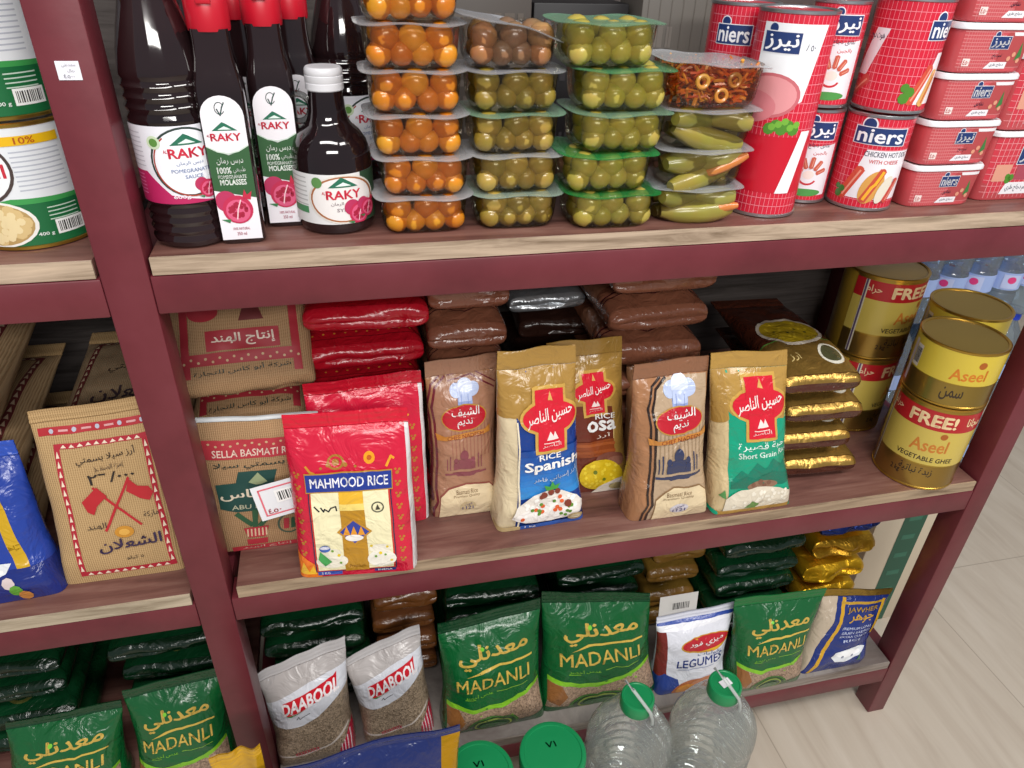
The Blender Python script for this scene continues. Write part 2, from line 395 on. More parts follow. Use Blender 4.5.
def bag(name, label, cat, px, z, base, art=None, lean=6, bf=.03, bb=.03, group=None, yaw=None, y=None, **k):
    """an upright bag standing on a shelf of height z, its corners on the sight lines BL, BR, TR, TL"""
    a, b = AZ(*px[0], z), AZ(*px[1], z)
    if y is not None: a, b = AY(*px[0], y), AY(*px[1], y); a.z = b.z = z
    ya = math.atan2(b.y-a.y, b.x-a.x) if yaw is None else math.radians(yaw)
    mid = (a+b)/2; ex = Vector((math.cos(ya), math.sin(ya), 0)); bk = Vector((-math.sin(ya), math.cos(ya), 0))
    b0 = k.get('b0', .8); O = mid+bk*(b0*bf); al = math.radians(lean)
    et = Vector((0, 0, 1))*math.cos(al)+bk*math.sin(al); nn = ex.cross(et)
    C = [((a-mid).dot(ex), 0), ((b-mid).dot(ex), 0)]
    for q in (px[2], px[3]):
        d = ray(*q); h = CP+d*((O-CP).dot(nn)/d.dot(nn))-O; C.append((h.dot(ex), h.dot(et)))
    o = bag_mesh(name, O, ya, C, al, bf, bb, base, art, **k); return tag(o, label, cat, group)
def lying(name, label, cat, O, w, h, base, art=None, yaw=0, lean=88, t=.045, group=None, **k):
    """a filled bag lying on its back, its bottom end to the front; O = middle of the front end, on what carries it"""
    k.setdefault('b0', .75); k.setdefault('waist', .01); k.setdefault('n', 7); k.setdefault('wav', 0)
    t *= .86; k.setdefault('capb', t*.22); k.setdefault('capn', .007); k.setdefault('nb', 7); k.setdefault('lo', .3)
    o = bag_mesh(name, Vector(O), math.radians(yaw), [(-w/2, 0), (w/2, 0), (w/2, h), (-w/2, h)], math.radians(lean), t*.5, t*.5, base, art, **k)
    return tag(o, label, cat, group)
# ------------------------------------------------------------------ the setting
HB, ZB1, ZB2, ZB3, BT = .0396, 1.00595, .57123, .13728, .018
Z1, Z2, Z3 = ZB1+BT, ZB2+BT, ZB3+BT
PW = .0416; XR = 1.1416; DEP = .46; XL0 = -1.1
m = MB(); m.box(-2.2, 4.2, -2.6, 2.4, -.05, 0, M('d2c4b1', 'tile')); tag(m.obj('floor'), None, kind='structure')
m = MB(); m.box(-2.2, 4.2, 1.9, 1.96, 0, 2.8, M('b8b4ac', 'paper')); tag(m.obj('wall_back'), None, kind='structure')

# the rack: one painted frame, loose boards on it
rack = empty('shelf_rack', (0, 0, 0)); tag(rack, 'maroon painted steel shelf rack holding three levels of groceries', 'shelf rack')
P_ = M('68272f', 'paint')
for y0 in (0, DEP-PW):
    for x0, w, z1 in ((XL0, PW, 1.62), (0, PW, 1.62), (XR, .036, 1.62)):
        m = MB(); m.box(x0, x0+w, y0, y0+PW, 0, z1, P_, .0022); m.obj('post', rack)
    for zb in (ZB1, ZB2, ZB3):
        m = MB(); m.box(XL0+PW, -.0002, y0+.0006, y0+PW-.002, zb-HB, zb-.0006, P_, .0018); m.box(PW+.0002, XR-.0002, y0+.0006, y0+PW-.002, zb-HB, zb-.0006, P_, .0018); m.obj('cross_beam', rack)
for x0, w in ((XL0, PW), (0, PW), (XR, .036)):
    for zb in (ZB1, ZB2, ZB3):
        m = MB(); m.box(x0+.002, x0+w-.002, PW, DEP-PW, zb-HB, zb-.001, P_, .0015); m.obj('side_beam', rack)
# small paper label stuck on the post
a = AY(54, 61, -.0004); b = AY(83, 80, -.0004)
m = MB(); m.box(a.x, b.x, -.0006, -.0001, b.z, a.z, M('e6e6ee'))
A = Art(.04, .025, 'paper'); A.text('معدنلي', .25, .68, .85, .88, '8a8a96'); A.text('ريال', .45, .42, .75, .6, '8a8a96'); A.text('٤٥٠٠', .25, .12, .7, .32, '7a7a86')
A.apply(m, lambda x, y, o: Vector((a.x+(b.x-a.x)*x, -.0006-o, b.z+(a.z-b.z)*y)), [], [])
m.obj('price_sticker', rack)['label'] = 'small white paper price sticker'
def board(x0, x1, z, lab, ecol, kind='board'):
    m = MB(); m.box(x0, x1, .0035, DEP, z-BT, z, M('6d4840', kind), .0012)
    o = m.obj('shelf_board', rack); tag(o, lab)
    e = MB(); e.box(x0+.0004, x1-.0004, .0008, .0034, z-BT+.0004, z-.0004, M(ecol, 'edge')); e.obj('raw_edge', o)['label'] = 'pale unpainted front edge'
gp = .003
board(PW+gp, XR-gp, Z1, 'long wooden top shelf board under bottles, tubs and cans', 'b5a08a')
board(XL0+PW+gp, -gp, Z1, 'wooden board under the green and white cans left of the post', 'b5a08a')
board(PW+.009, XR-gp, Z2, 'wooden middle shelf board under the rice bags', 'a38d74')
board(XL0+PW+gp, -gp, Z2, 'wooden board under the burlap rice sack left of the post', 'b5a68f')
board(PW+gp, XR-gp, Z3, 'worn grey wooden bottom shelf board near the floor', '8d827a', 'worn')
board(XL0+PW+gp, -gp, Z3, 'wooden bottom board left of the post under green bags', '8d827a')

# ------------------------------------------------------------------ artwork
RED, DRED, GOLD, NAVY, WHT = 'cc1a3a', 'a01226', 'b8892e', '1d2f86', 'f2f0ee'
def hat(A, cx, cy, s, c='b9c6e6'):
    k = A.w/A.h
    A.rect(cx-.55*s, cy-.5*s*k, cx+.55*s, cy+.35*s*k, '93a5d6'); A.ell(cx-.6*s, cy+.55*s*k, .5*s, None, c); A.ell(cx+.6*s, cy+.55*s*k, .5*s, None, c); A.ell(cx, cy+.75*s*k, .6*s, None, 'd3dcf2'); A.rect(cx-.5*s, cy-.25*s*k, cx+.5*s, cy+.5*s*k, c)
    A.rects([(cx-.3*s, cy-.4*s*k, cx-.26*s, cy+.3*s*k), (cx+.2*s, cy-.4*s*k, cx+.24*s, cy+.3*s*k)], '7d92cc')
def taj(A, cx, y, s, c):
    k = A.w/A.h
    A.ell(cx, y+1.25*s*k, .38*s, .5*s*k, c); A.rect(cx-.55*s, y, cx+.55*s, y+.95*s*k, c); A.ell(cx-.75*s, y+.85*s*k, .2*s, .26*s*k, c); A.ell(cx+.75*s, y+.85*s*k, .2*s, .26*s*k, c)
    A.rects([(cx-.95*s, y, cx-.55*s, y+.65*s*k), (cx+.55*s, y, cx+.95*s, y+.65*s*k), (cx-1.3*s, y, cx-1.2*s, y+1.35*s*k), (cx+1.2*s, y, cx+1.3*s, y+1.35*s*k), (cx-1.55*s, y, cx-1.47*s, y+1.1*s*k), (cx+1.47*s, y, cx+1.55*s, y+1.1*s*k), (cx-.02*s, y+1.5*s*k, cx+.02*s, y+2*s*k)], c)
    return k
def a_mahmood(A):
    A.rect(0, 0, .965, .93, RED)
    G = []
    for i in range(9):
        for x in (.075, .885): G += [(x, .1+i*.07, .016), (x+.018, .115+i*.07, .012), (x-.014, .12+i*.07, .01)]
    A.dots(G, 'b5742a'); A.ring(.4, .735, .05, .03, .018, 'a8742c'); A.dots([(.4, .735, .03), (.34, .725, .02), (.47, .72, .02), (.55, .71, .012), (.28, .71, .012)], 'a8742c')
    A.ell(.665, .75, .045, .035, 'f0a020'); A.ell(.665, .75, .02, .014, 'c05a18'); A.line([(.8, .7), (.84, .75), (.86, .74)], .02, 'e8a028'); A.line([(.16, .72), (.19, .69), (.22, .68)], .02, 'c88a2c')
    A.poly([(.0, .02), (.0, .18), (.08, .15), (.2, .08), (.2, .0), (.02, 0)], 'f07c20'); A.poly([(.02, .03), (.06, .12), (.1, .05), (.14, .1), (.16, .03)], 'f6c030')
    A.rect(.155, .045, .83, .6, '2a2a4a'); A.rect(.165, .052, .82, .59, 'c8362c'); A.rect(.178, .06, .805, .585, 'efe7bd')
    A.rect(.14, .57, .845, .685, GOLD); A.rect(.146, .577, .838, .678, '23398f'); A.text('MAHMOOD RICE', .18, .6, .81, .657, 'f4f4fa', .02)
    A.rect(.4, .05, .6, .57, 'b8851c'); A.rect(.4, .5, .6, .57, 'e8b432'); A.rect(.4, .46, .6, .5, 'f2d878')
    A.ell(.3, .13, .13, .05, 'ece6d4'); A.ell(.71, .13, .12, .06, 'f0ecdf'); A.ell(.7, .2, .09, .03, 'ece6d4'); A.ell(.3, .19, .08, .025, 'e6e0c8')
    A.dots([(.25, .2, .015), (.36, .17, .014), (.7, .17, .015), (.76, .21, .012), (.63, .22, .012), (.79, .12, .012)], 'e2c62c'); A.dots([(.31, .2, .012), (.66, .15, .012), (.74, .16, .01), (.37, .12, .012)], '6d9c34')
    A.poly([(.36, .32), (.5, .41), (.65, .32), (.5, .23)], 'c08a28'); A.poly([(.385, .32), (.5, .395), (.625, .32), (.5, .245)], '2b3f9c')
    for x in (.44, .5, .56): A.poly([(x-.03, .3), (x, .36), (x+.03, .3)], 'e0962c')
    A.ell(.5, .283, .075, .022, 'f4f0ea')
    A.ring(.71, .47, .04, .026, .012, '5a5a48'); A.poly([(.69, .455), (.71, .49), (.73, .455)], '3a3a30')
    A.line([(.2, .49), (.235, .46)], .012, '2a2a2a'); A.line([(.25, .48), (.27, .455), (.28, .47), (.31, .455), (.33, .475), (.37, .485), (.375, .46)], .012, '2a2a2a')
    A.ell(.25, .215, .045, .022, '3c62b0'); A.ell(.25, .222, .04, .01, 'd8d8e8'); A.poly([(.21, .2), (.3, .13), (.24, .1), (.19, .15)], '3f9a4e')
    A.rect(.17, .02, .37, .05, '3a56b0'); A.text('5 KG', .2, .026, .27, .044, WHT); A.rect(.64, .02, .82, .045, '2a3a80'); A.text('INDIA', .67, .025, .79, .04, WHT); A.text('Premium', .44, .075, .57, .1, '8a5a10')
    return A
def a_nadeem(dark):
    ink = '2a1c18' if dark else '6e2630'; mon = '343a58' if dark else '84444c'; pk = '9c7a5c' if dark else '9a705a'
    def f(A):
        A.rect(0, 0, 1, .9, 'a47450'); x0 = .2 if dark else .03
        pts = [(x0, .02), (x0, .06), (x0+.05, .12), (x0+.03, .2), (x0+.05, .35), (x0+.05, .62), (x0+.02, .72), (x0+.08, .84), (x0+.22, .895), (.97, .895), (.97, 0), (x0, 0)]
        A.poly(pts, 'b59c80' if dark else 'a5785e')
        A.line([(x0+.0, .0), (x0, .06), (x0+.05, .12), (x0+.03, .2), (x0+.05, .35), (x0+.05, .62), (x0+.02, .72), (x0+.08, .84), (x0+.22, .895)], .032, ink); A.line([(x0-.06, .0), (x0-.06, .07), (x0-.01, .13), (x0-.03, .2), (x0-.01, .35), (x0-.01, .63), (x0-.04, .73), (x0+.03, .86), (x0+.15, .9)], .028, ink)
        if not dark: A.line([(.3, .87), (.62, .895), (.95, .8)], .02, '6e2630'); A.line([(.3, .9), (.62, .925), (.97, .83)], .016, '6e2630')
        A.rects([(.3+.055*i, .4, .312+.055*i, .62) for i in range(11)], 'a48a6c' if dark else '96604e')
        cx = .57 if dark else .5
        hat(A, cx+.02, .775, .19); A.ell(cx, .655, .33, .085, 'b98a3c'); A.ell(cx, .655, .315, .078, 'b81d2c')
        A.text('الشيف', cx-.18, .655, cx+.22, .72, WHT, .015); A.text('نديم', cx-.1, .59, cx+.12, .65, WHT, .015)
        A.poly([(cx-.4, .52), (cx+.38, .545), (cx+.38, .59), (cx+.3, .57), (cx-.3, .55), (cx-.42, .565)], 'c07f38'); A.text('CHEF NADEEM', cx-.26, .53, cx+.28, .555, '8c3c20', .01, .01)
        taj(A, cx-.02, .33, .17, mon); A.poly([(cx-.2, .31), (cx+.22, .31), (cx+.12, .28), (cx-.12, .28)], mon); A.line([(cx-.3, .3), (cx+.3, .3)], .03, mon)
        A.poly([(x0+.06, 0), (x0+.08, .16), (x0+.2, .21), (.5, .235), (.85, .22), (.95, .17), (.97, 0)], '8a6a48' if dark else '8c4a40'); A.poly([(x0+.075, 0), (x0+.09, .15), (x0+.21, .2), (.5, .225), (.85, .21), (.945, .165), (.965, 0)], 'ddc9a4')
        A.text('Basmati Rice', cx-.15, .165, cx+.17, .195, '7a5a3a'); A.text('Premium Quality', cx-.19, .14, cx+.2, .16, '7a5a3a')
        A.ell(cx+.02, .075, .12, .035, 'c9b48c' if not dark else 'c9c4cc'); A.text('الوزن', cx-.03, .08, cx+.08, .1, '3a3a7a'); A.text('1121', cx-.06, .05, cx+.1, .073, '4a4a80', .02)
        return A
    return f
def chefhat(A, cx, cy, s, t1, t2, sub):
    k = A.w/A.h
    for d, c in ((.035, 'c9a04c'), (0, 'd01c30')):
        A.ell(cx, cy, 1.05*s+d, (.5*s+d)*k, c); A.rect(cx-.55*s-d, cy+.2*s*k, cx+.55*s+d, cy+(.86*s+d)*k, c); A.rect(cx-.5*s-d, cy-(1.08*s+d)*k, cx+.5*s+d, cy-.2*s*k, c)
    A.poly([(cx-.06*s, cy+.52*s*k), (cx+.02*s, cy+.8*s*k), (cx+.12*s, cy+.5*s*k)], 'd9a85c')
    A.text(t1, cx-.88*s, cy-.2*s*k, cx+.88*s, cy+.3*s*k, 'f4e8e4', .02, .05); A.text(sub, cx-.36*s, cy-.98*s*k, cx+.36*s, cy-.84*s*k, 'f0d0cc', .01)
    A.poly([(cx-.2*s, cy-.72*s*k), (cx-.05*s, cy-.45*s*k), (cx+.05*s, cy-.6*s*k), (cx+.12*s, cy-.45*s*k), (cx+.26*s, cy-.72*s*k)], 'f0dcd8'); A.line([(cx-.3*s, cy-.82*s*k), (cx+.3*s, cy-.82*s*k)], .03*s, 'f0d0cc')
def a_spanish(A):
    A.rect(0, 0, .24, .9, 'd8c7a4'); A.rect(.2, 0, 1, .9, '173a86')
    for i in range(8): A.rect(.22, .2+i*.035, 1, .236+i*.035, ('2f86cc', '2d80c8', '2b78c2', '286fba', '2464b0', '205aa6', '1c4e9a', '19448e')[i])
    A.poly([(0, .66), (0, .9), (1, .9), (1, .66), (.93, .6), (.8, .58), (.45, .58), (.3, .6), (.2, .66)], 'a8823f'); A.line([(.2, .66), (.3, .6), (.36, .585)], .015, '2a3a78')
    A.line([(.2, .64), (.215, .5), (.2, .3), (.23, .1), (.22, 0)], .02, 'e8dcc0')
    chefhat(A, .61, .655, .33, 'حسين الناصر', '', 'الناصر'); A.text('RICE', .45, .425, .72, .458, WHT, .02, .008); A.text('Spanish', .27, .35, .97, .425, WHT, .045, .012)
    A.text('أرز إسباني فاخر', .38, .295, .93, .34, 'dfe8f4', .005, .02)
    A.poly([(.14, .09), (.2, .16), (.38, .22), (.55, .245), (.72, .23), (.9, .18), (.99, .12), (.93, .07), (.6, .035), (.3, .045)], 'e9e2da'); A.ell(.55, .09, .38, .05, 'f2ede8')
    r = random.Random(3); rc = lambda: (r.uniform(.28, .88), r.uniform(.07, .19), r.uniform(.018, .03))
    A.dots([rc() for i in range(40)], 'fbf8f4'); A.dots([(r.uniform(.25, .9), r.uniform(.07, .2), .026) for i in range(9)], 'e2622e'); A.dots([(r.uniform(.25, .9), r.uniform(.07, .21), .022) for i in range(12)], '5d8c2e'); A.dots([(.5, .22, .04), (.58, .235, .04), (.66, .235, .035), (.78, .15, .045), (.47, .21, .03)], '7d3424')
    A.poly([(.52, .25), (.5, .28), (.57, .27), (.6, .3), (.63, .27), (.7, .28), (.66, .25)], '3f9a3c')
    A.poly([(0, 0), (0, .03), (.2, .03), (.45, .0)], 'c0a878'); A.rect(.25, 0, 1, .03, '2456a8'); A.text('1 kg', .3, .006, .42, .024, WHT); A.ell(.87, .05, .09, .024, 'b8a070'); A.ell(.87, .05, .06, .014, 'd8cca8'); return A
def a_osa(A):
    A.rect(0, 0, 1, .9, '6a2c1c'); A.rect(.8, 0, 1, .9, 'a8823f'); A.poly([(0, .62), (0, .9), (1, .9), (1, .5), (.9, .58)], 'a8823f'); A.line([(.8, .0), (.79, .3), (.82, .55)], .015, 'd8b878'); chefhat(A, .56, .69, .27, 'حسين الناصر', '', 'الناصر')
    A.text('RICE', .55, .51, .83, .545, WHT, .02); A.text('osa', .42, .43, .84, .5, WHT, .045); A.text('أرز', .55, .38, .75, .415, 'e8d8c8')
    A.rect(.2, .26, .8, .37, '8c4420'); A.line([(.2, .35), (.8, .34)], .04, 'a4562a'); A.line([(.2, .3), (.8, .29)], .04, '9c5026')
    A.ell(.72, .235, .2, .045, '7d4a3c'); A.ell(.8, .22, .12, .03, '90604e'); A.ell(.58, .13, .3, .11, 'd8b820'); r = random.Random(5)
    A.dots([(.58+r.uniform(-.22, .22), .13+r.uniform(-.08, .08), .022) for i in range(30)], 'ecd23c'); A.dots([(.5, .16, .03), (.62, .1, .025)], '6d7c24'); A.poly([(.45, 0), (.55, .05), (.8, .1), (1, .12), (1, 0)], 'd8cfc0'); A.ell(.8, .04, .12, .028, 'a89868'); return A
def a_short(A):
    A.rect(0, 0, .2, .9, 'cfb88c'); A.rect(.15, 0, 1, .9, '119a78'); A.poly([(0, .6), (0, .9), (1, .9), (1, .66), (.9, .6), (.7, .62), (.2, .645), (.1, .7)], 'b08a44'); A.poly([(0, .58), (0, .9), (.14, .9), (.16, .62), (.1, .6)], 'a8823f')
    chefhat(A, .57, .7, .35, 'حسين الناصر', '', 'الناصر'); A.text('حبة قصيرة', .26, .42, .9, .475, 'eafaf2', .01); A.text('Short Grain Rice', .26, .375, .98, .412, 'dff4ea', .02)
    A.poly([(.17, .22), (.3, .3), (.38, .27), (.5, .34), (.6, .3), (.72, .36), (.85, .3), (1, .34), (1, .2), (.17, .2)], '0d7a62'); A.poly([(.17, .2), (.35, .26), (.5, .23), (.7, .28), (1, .22), (1, .18), (.17, .18)], '12705a')
    A.ell(.57, .19, .2, .03, '8c6a54'); A.dots([(.45, .2, .03), (.55, .21, .035), (.66, .2, .03), (.6, .185, .03)], '7a5442')
    A.poly([(.1, 0), (.12, .12), (.3, .17), (.5, .185), (.8, .16), (.98, .12), (1, 0)], 'ded4c0'); r = random.Random(2); A.dots([(r.uniform(.2, .9), r.uniform(.05, .15), .02) for i in range(40)], 'efe8d8'); A.poly([(.36, .04), (.45, .09), (.55, .06), (.5, .03)], '5c8a3a'); A.poly([(.04, .14), (.1, .18), (.12, .12)], '4f8a4a')
    A.rect(0, 0, 1, .03, 'b08a44'); A.dots([(.02, .01, .04), (.98, .01, .04)], '10b088'); return A
def a_madanli(A):
    A.rect(0, 0, 1, .9, '0f5a2c'); A.poly([(.03, 0), (.03, .3), (.3, .245), (.55, .26), (.8, .3), (.97, .36), (.97, 0)], '7cb82a'); A.poly([(.03, 0), (.03, .265), (.3, .21), (.55, .225), (.8, .265), (.97, .325), (.97, 0)], '98806c', 'grain')
    A.poly([(.03, .12), (.03, .265), (.14, .24), (.2, .14), (.14, .06)], '8a5a30'); A.poly([(0, 0), (0, .06), (.2, .045), (.5, .03), (.85, .08), (1, .1), (1, 0)], '0e5428')
    A.ell(.47, .06, .25, .1, '3c6a2a'); A.ell(.47, .06, .22, .085, '16401e'); A.ring(.47, .06, .16, .06, .02, '7a8a3a', n=24); A.ell(.47, .05, .13, .045, '2d5c30')
    A.text('معدنلي', .16, .6, .86, .78, 'c9a84c', .035, .03); A.poly([(.22, .535), (.4, .57), (.65, .585), (.9, .59), (.9, .605), (.6, .602), (.38, .59)], 'd0b04e')
    A.text('MADANLI', .12, .42, .86, .53, 'd3b352', .01, .03); A.text('عدس أخضر', .2, .345, .48, .385, '7cb82a'); A.line([(.52, .37), (.84, .375)], .006, '8ab83a'); A.line([(.2, .34), (.3, .34)], .006, '7cb82a'); A.dots([(.4, .74, .02)], '7cc83a'); return A
def a_daabool(tilt):
    def f(A):
        A.rect(0, 0, 1, .62, '968470', 'grain'); A.poly([(0, .46), (.2, .43), (.42, .44), (.62, .48), (.8, .55), (1, .62), (1, .9), (0, .9)], 'd8dae2')
        A.poly([(0, .68), (0, .9), (1, .9), (1, .8), (.6, .78), (.3, .74)], 'b8b2b0'); k = .04
        A.poly([(.2, .575), (.22, .675), (.84, .75), (.88, .77), (.87, .66), (.55, .6), (.3, .545)], 'c81e2c'); A.poly([(.24, .555), (.3, .545), (.52, .59), (.32, .56)], '3f8a4c')
        A.text('DAABOOL', .2, .595, .9, .705, 'f6eef0', .05, .07); A.text('Bulgur', .32, .565, .48, .583, 'f6dcdc', .01, .02); A.line([(.36, .51), (.39, .53), (.4, .505), (.44, .52), (.52, .53)], .008, '3a3a3a')
        A.poly([(.02, .14), (.4, .13), (.7, .17), (.97, .26), (.97, .28), (.7, .185), (.4, .145), (.02, .155)], 'cfc4bc'); A.poly([(.8, 0), (.82, .12), (.97, .24), (1, .24), (1, 0)], 'b82440')
        A.rects([(.84+.04*i, .0, .853+.04*i, .16+.02*i) for i in range(4)], 'e6c4cc'); A.text('XXXXXXXX', .26, .145, .56, .18, 'c82a50', .03, .015); return A
    return f
def a_legumes(A):
    A.rect(0, 0, 1, .9, 'dcdde6'); A.rect(0, 0, .1, .8, '7a2a26'); A.poly([(0, 0), (0, .2), (.08, .28), (.25, .22), (.34, 0)], '27408c'); A.ell(.62, .05, .42, .16, 'b4673c'); A.ell(.7, .12, .25, .1, 'c07c58'); A.ell(.4, .06, .15, .08, 'd08838')
    A.ell(.62, .63, .36, .105, 'c8962c'); A.ell(.62, .635, .34, .09, 'b91c2c'); A.text('ميزي فود', .38, .6, .86, .68, WHT, .02, .03); A.poly([(.55, .55), (.75, .545), (.95, .6), (.97, .66), (.9, .59)], 'd8a62c')
    A.text('LEGUMES', .22, .37, .88, .47, '24387c', .03, .02); A.line([(.25, .34), (.75, .345)], .008, '7a86b0'); A.text('بقوليات', .5, .48, .84, .54, '5a6a9a', .01); A.poly([(0, .8), (.0, .9), (1, .9), (1, .84), (.5, .82)], 'e8e8ee'); A.line([(.02, .895), (.98, .895)], .05, '2f4a9c'); return A
def a_jawher(A):
    A.poly([(0, 0), (0, .9), (.22, .9), (.17, .6), (.1, .4), (.02, 0)], 'b9a994'); A.poly([(.02, 0), (.1, .4), (.17, .6), (.22, .9), (1, .9), (1, 0)], '1d2f72')
    A.line([(.1, .02), (.2, .4), (.27, .6), (.31, .88)], .05, 'c89a24'); A.line([(.28, .84), (.92, .84)], .03, 'b8902a'); A.line([(.92, .86), (.9, .6), (.88, .45)], .045, 'c89a24')
    A.text('JAWHER', .36, .73, .86, .8, 'b08a34', .02); A.text('جوهر', .42, .62, .82, .72, 'd0a030', .03)
    for i, t in enumerate(('PREMIUM LONG', 'GRAIN BASMATI', 'EXTRA QUALITY', 'RICE')): A.text(t, .34+.07*(i == 3), .545-.05*i, .82-.1*(i == 3), .575-.05*i, 'c4cce8', .015)
    A.poly([(.3, .22), (.36, .26), (.6, .3), (.78, .3), (.86, .27), (.8, .19), (.62, .13), (.42, .14)], 'dfe4ea'); A.ell(.58, .235, .2, .045, 'f4f6f8'); A.dots([(.5, .2, .02), (.66, .2, .02)], '8a90a0'); A.poly([(.78, .12), (.8, .22), (.83, .12)], '3c6a4a'); return A
def tri_border(A, x0, y0, x1, y1, wd, c1='b02434', c2='ecdcc4', nx=10, ny=14, kind='paper'):
    k = A.w/A.h; h = wd*k
    A.rects([(x0, y0, x1, y0+h), (x0, y1-h, x1, y1), (x0, y0+h, x0+wd, y1-h), (x1-wd, y0+h, x1, y1-h)], c1, kind); T = []
    for i in range(nx):
        x = x0+wd+(x1-x0-2*wd)*(i+.5)/nx; d = (x1-x0-2*wd)/nx*.36
        for y in (y0+h*.2, y1-h*.8): T.append([(x-d, y), (x+d, y), (x, y+h*.6)])
    for i in range(ny):
        y = y0+h+(y1-y0-2*h)*(i+.5)/ny; d = (y1-y0-2*h)/ny*.36
        for x in (x0+wd*.2, x1-wd*.8): T.append([(x, y-d), (x+wd*.6, y-d), (x+wd*.3, y+d)])
    A._add(T, c2, kind)
def a_flags(A):
    A.rect(.05, .865, 1, .905, 'b0242e', 'paper'); A.dots([(.16+.19*i, .885, .02) for i in range(5)], 'b8bccc', 'paper'); A.rects([(.22+.19*i, .88, .3+.19*i, .89) for i in range(4)], 'd8a0a0', 'paper')
    tri_border(A, .16, .05, .94, .82, .045)
    A.text('أرز سيلا بسمتي', .32, .7, .82, .76, '3a2c26', .01, .02, 'paper'); A.text('(مزة الصنف)', .46, .655, .7, .69, '4a3a30', 0, .01, 'paper'); A.text('٢٦/٠٠٠', .39, .59, .78, .645, '2c2420', .02, .01, 'paper')
    A.line([(.42, .57), (.74, .33)], .022, 'b8242c', 'paper'); A.line([(.72, .6), (.45, .32)], .022, 'b8242c', 'paper')
    A.poly([(.45, .575), (.36, .53), (.3, .5), (.33, .44), (.38, .42), (.42, .47), (.52, .52)], 'b8242c', 'paper'); A.poly([(.72, .595), (.78, .55), (.87, .54), (.9, .5), (.86, .46), (.78, .48), (.68, .53)], 'b8242c', 'paper')
    A.text('الهند', .3, .33, .46, .37, '3a2c26', 0, 0, 'paper'); A.text('ماركة', .78, .36, .9, .4, '3a2c26', 0, 0, 'paper'); A.ell(.59, .3, .08, .035, 'c88a2c', 'paper'); A.ell(.59, .3, .045, .02, 'e0aa4c', 'paper')
    A.text('الشعلان', .36, .185, .88, .265, '3a2a4a', .03, .015, 'paper'); A.text('٥ كيلو', .56, .125, .7, .15, '3a2c26', 0, 0, 'paper'); return A
def a_sackback(A):
    tri_border(A, .1, .05, .9, .86, .05, '6a2a2a', 'cdb89a'); A.text('أرز بسمتي', .3, .5, .75, .6, '4a3a30', .01, 0, 'paper'); A.text('الشعلان', .25, .25, .8, .38, '4a3a40', .02, 0, 'paper'); return A
def a_abukass(A):
    r = 'b3303c'; g = '1f4a44'
    A.rect(.04, .72, .96, .85, r, 'paper'); A.dots([(.06+.058*i, .81+.015*(i % 2), .012) for i in range(16)], 'c9a880', 'paper'); A.text('SELLA BASMATI RICE', .14, .735, .86, .785, 'ead0c0', .02, 0, 'paper')
    A.text('أرز بسمتي سيلا', .14, .645, .88, .71, '2a3a34', .02, .01, 'paper'); A.poly([(.3, .5), (.34, .63), (.66, .63), (.62, .5)], g, 'paper'); A.poly([(.16, .36), (.14, .54), (.5, .56), (.74, .53), (.76, .36), (.66, .33), (.3, .33)], g, 'paper')
    A.poly([(.42, .55), (.5, .62), (.58, .55), (.52, .53), (.48, .53)], '9aa880', 'paper'); A.text('أبو كاس', .17, .42, .73, .52, 'e4d8c0', .03, 0, 'paper'); A.text('ABU KASS', .26, .35, .66, .385, 'c4c4a8', .02, 0, 'paper')
    for a, b in (((.3, .31), (.42, .22)), ((.46, .33), (.45, .2)), ((.62, .3), (.5, .21))): A.line([a, b], .05, '2f5a3c', 'paper')
    A.poly([(.34, .2), (.58, .2), (.54, .12), (.38, .12)], r, 'paper'); A.rect(.36, .05, .56, .1, r, 'paper'); A.rects([(.37+.035*i, .13, .385+.035*i, .19) for i in range(6)], 'd8b898', 'paper')
    A.ring(.78, .2, .1, .07, .02, '4a5a48', 'paper'); A.rect(.72, .16, .77, .24, r, 'paper'); A.rect(.79, .16, .83, .24, '2f5a3c', 'paper'); A.rect(.2, 0, .9, .04, r, 'paper'); A.text('إنتاج الهند', .3, .005, .8, .035, 'e0c8b4', .01, 0, 'paper'); A.poly([(0, .14), (.1, .16), (.12, .26), (.02, .3)], r, 'paper'); return A
def a_hind(A):
    r = 'a52834'
    A.rect(.08, .03, .14, .9, r, 'paper'); A.rect(.86, .03, .92, .9, r, 'paper'); A.rect(.08, .1, .92, .17, r, 'paper'); A.dots([(.1+.05*i, .12+.02*(i % 2), .01) for i in range(17)], 'c9a880', 'paper'); A.rect(.26, .18, .78, .3, r, 'paper'); A.text('إنتاج الهند', .3, .2, .75, .28, 'ead8c8', .03, 0, 'paper')
    A.text('شركة أبو كاس للتجارة', .16, .045, .84, .085, '2a3a34', .01, .02, 'paper'); A.ell(.25, .42, .11, .06, r, 'paper'); A.poly([(.5, .35), (.68, .35), (.64, .45), (.54, .45)], '6a2a2a', 'paper'); A.poly([(.25, .55), (.85, .6), (.82, .75), (.28, .7)], '2a3a34', 'paper'); return A
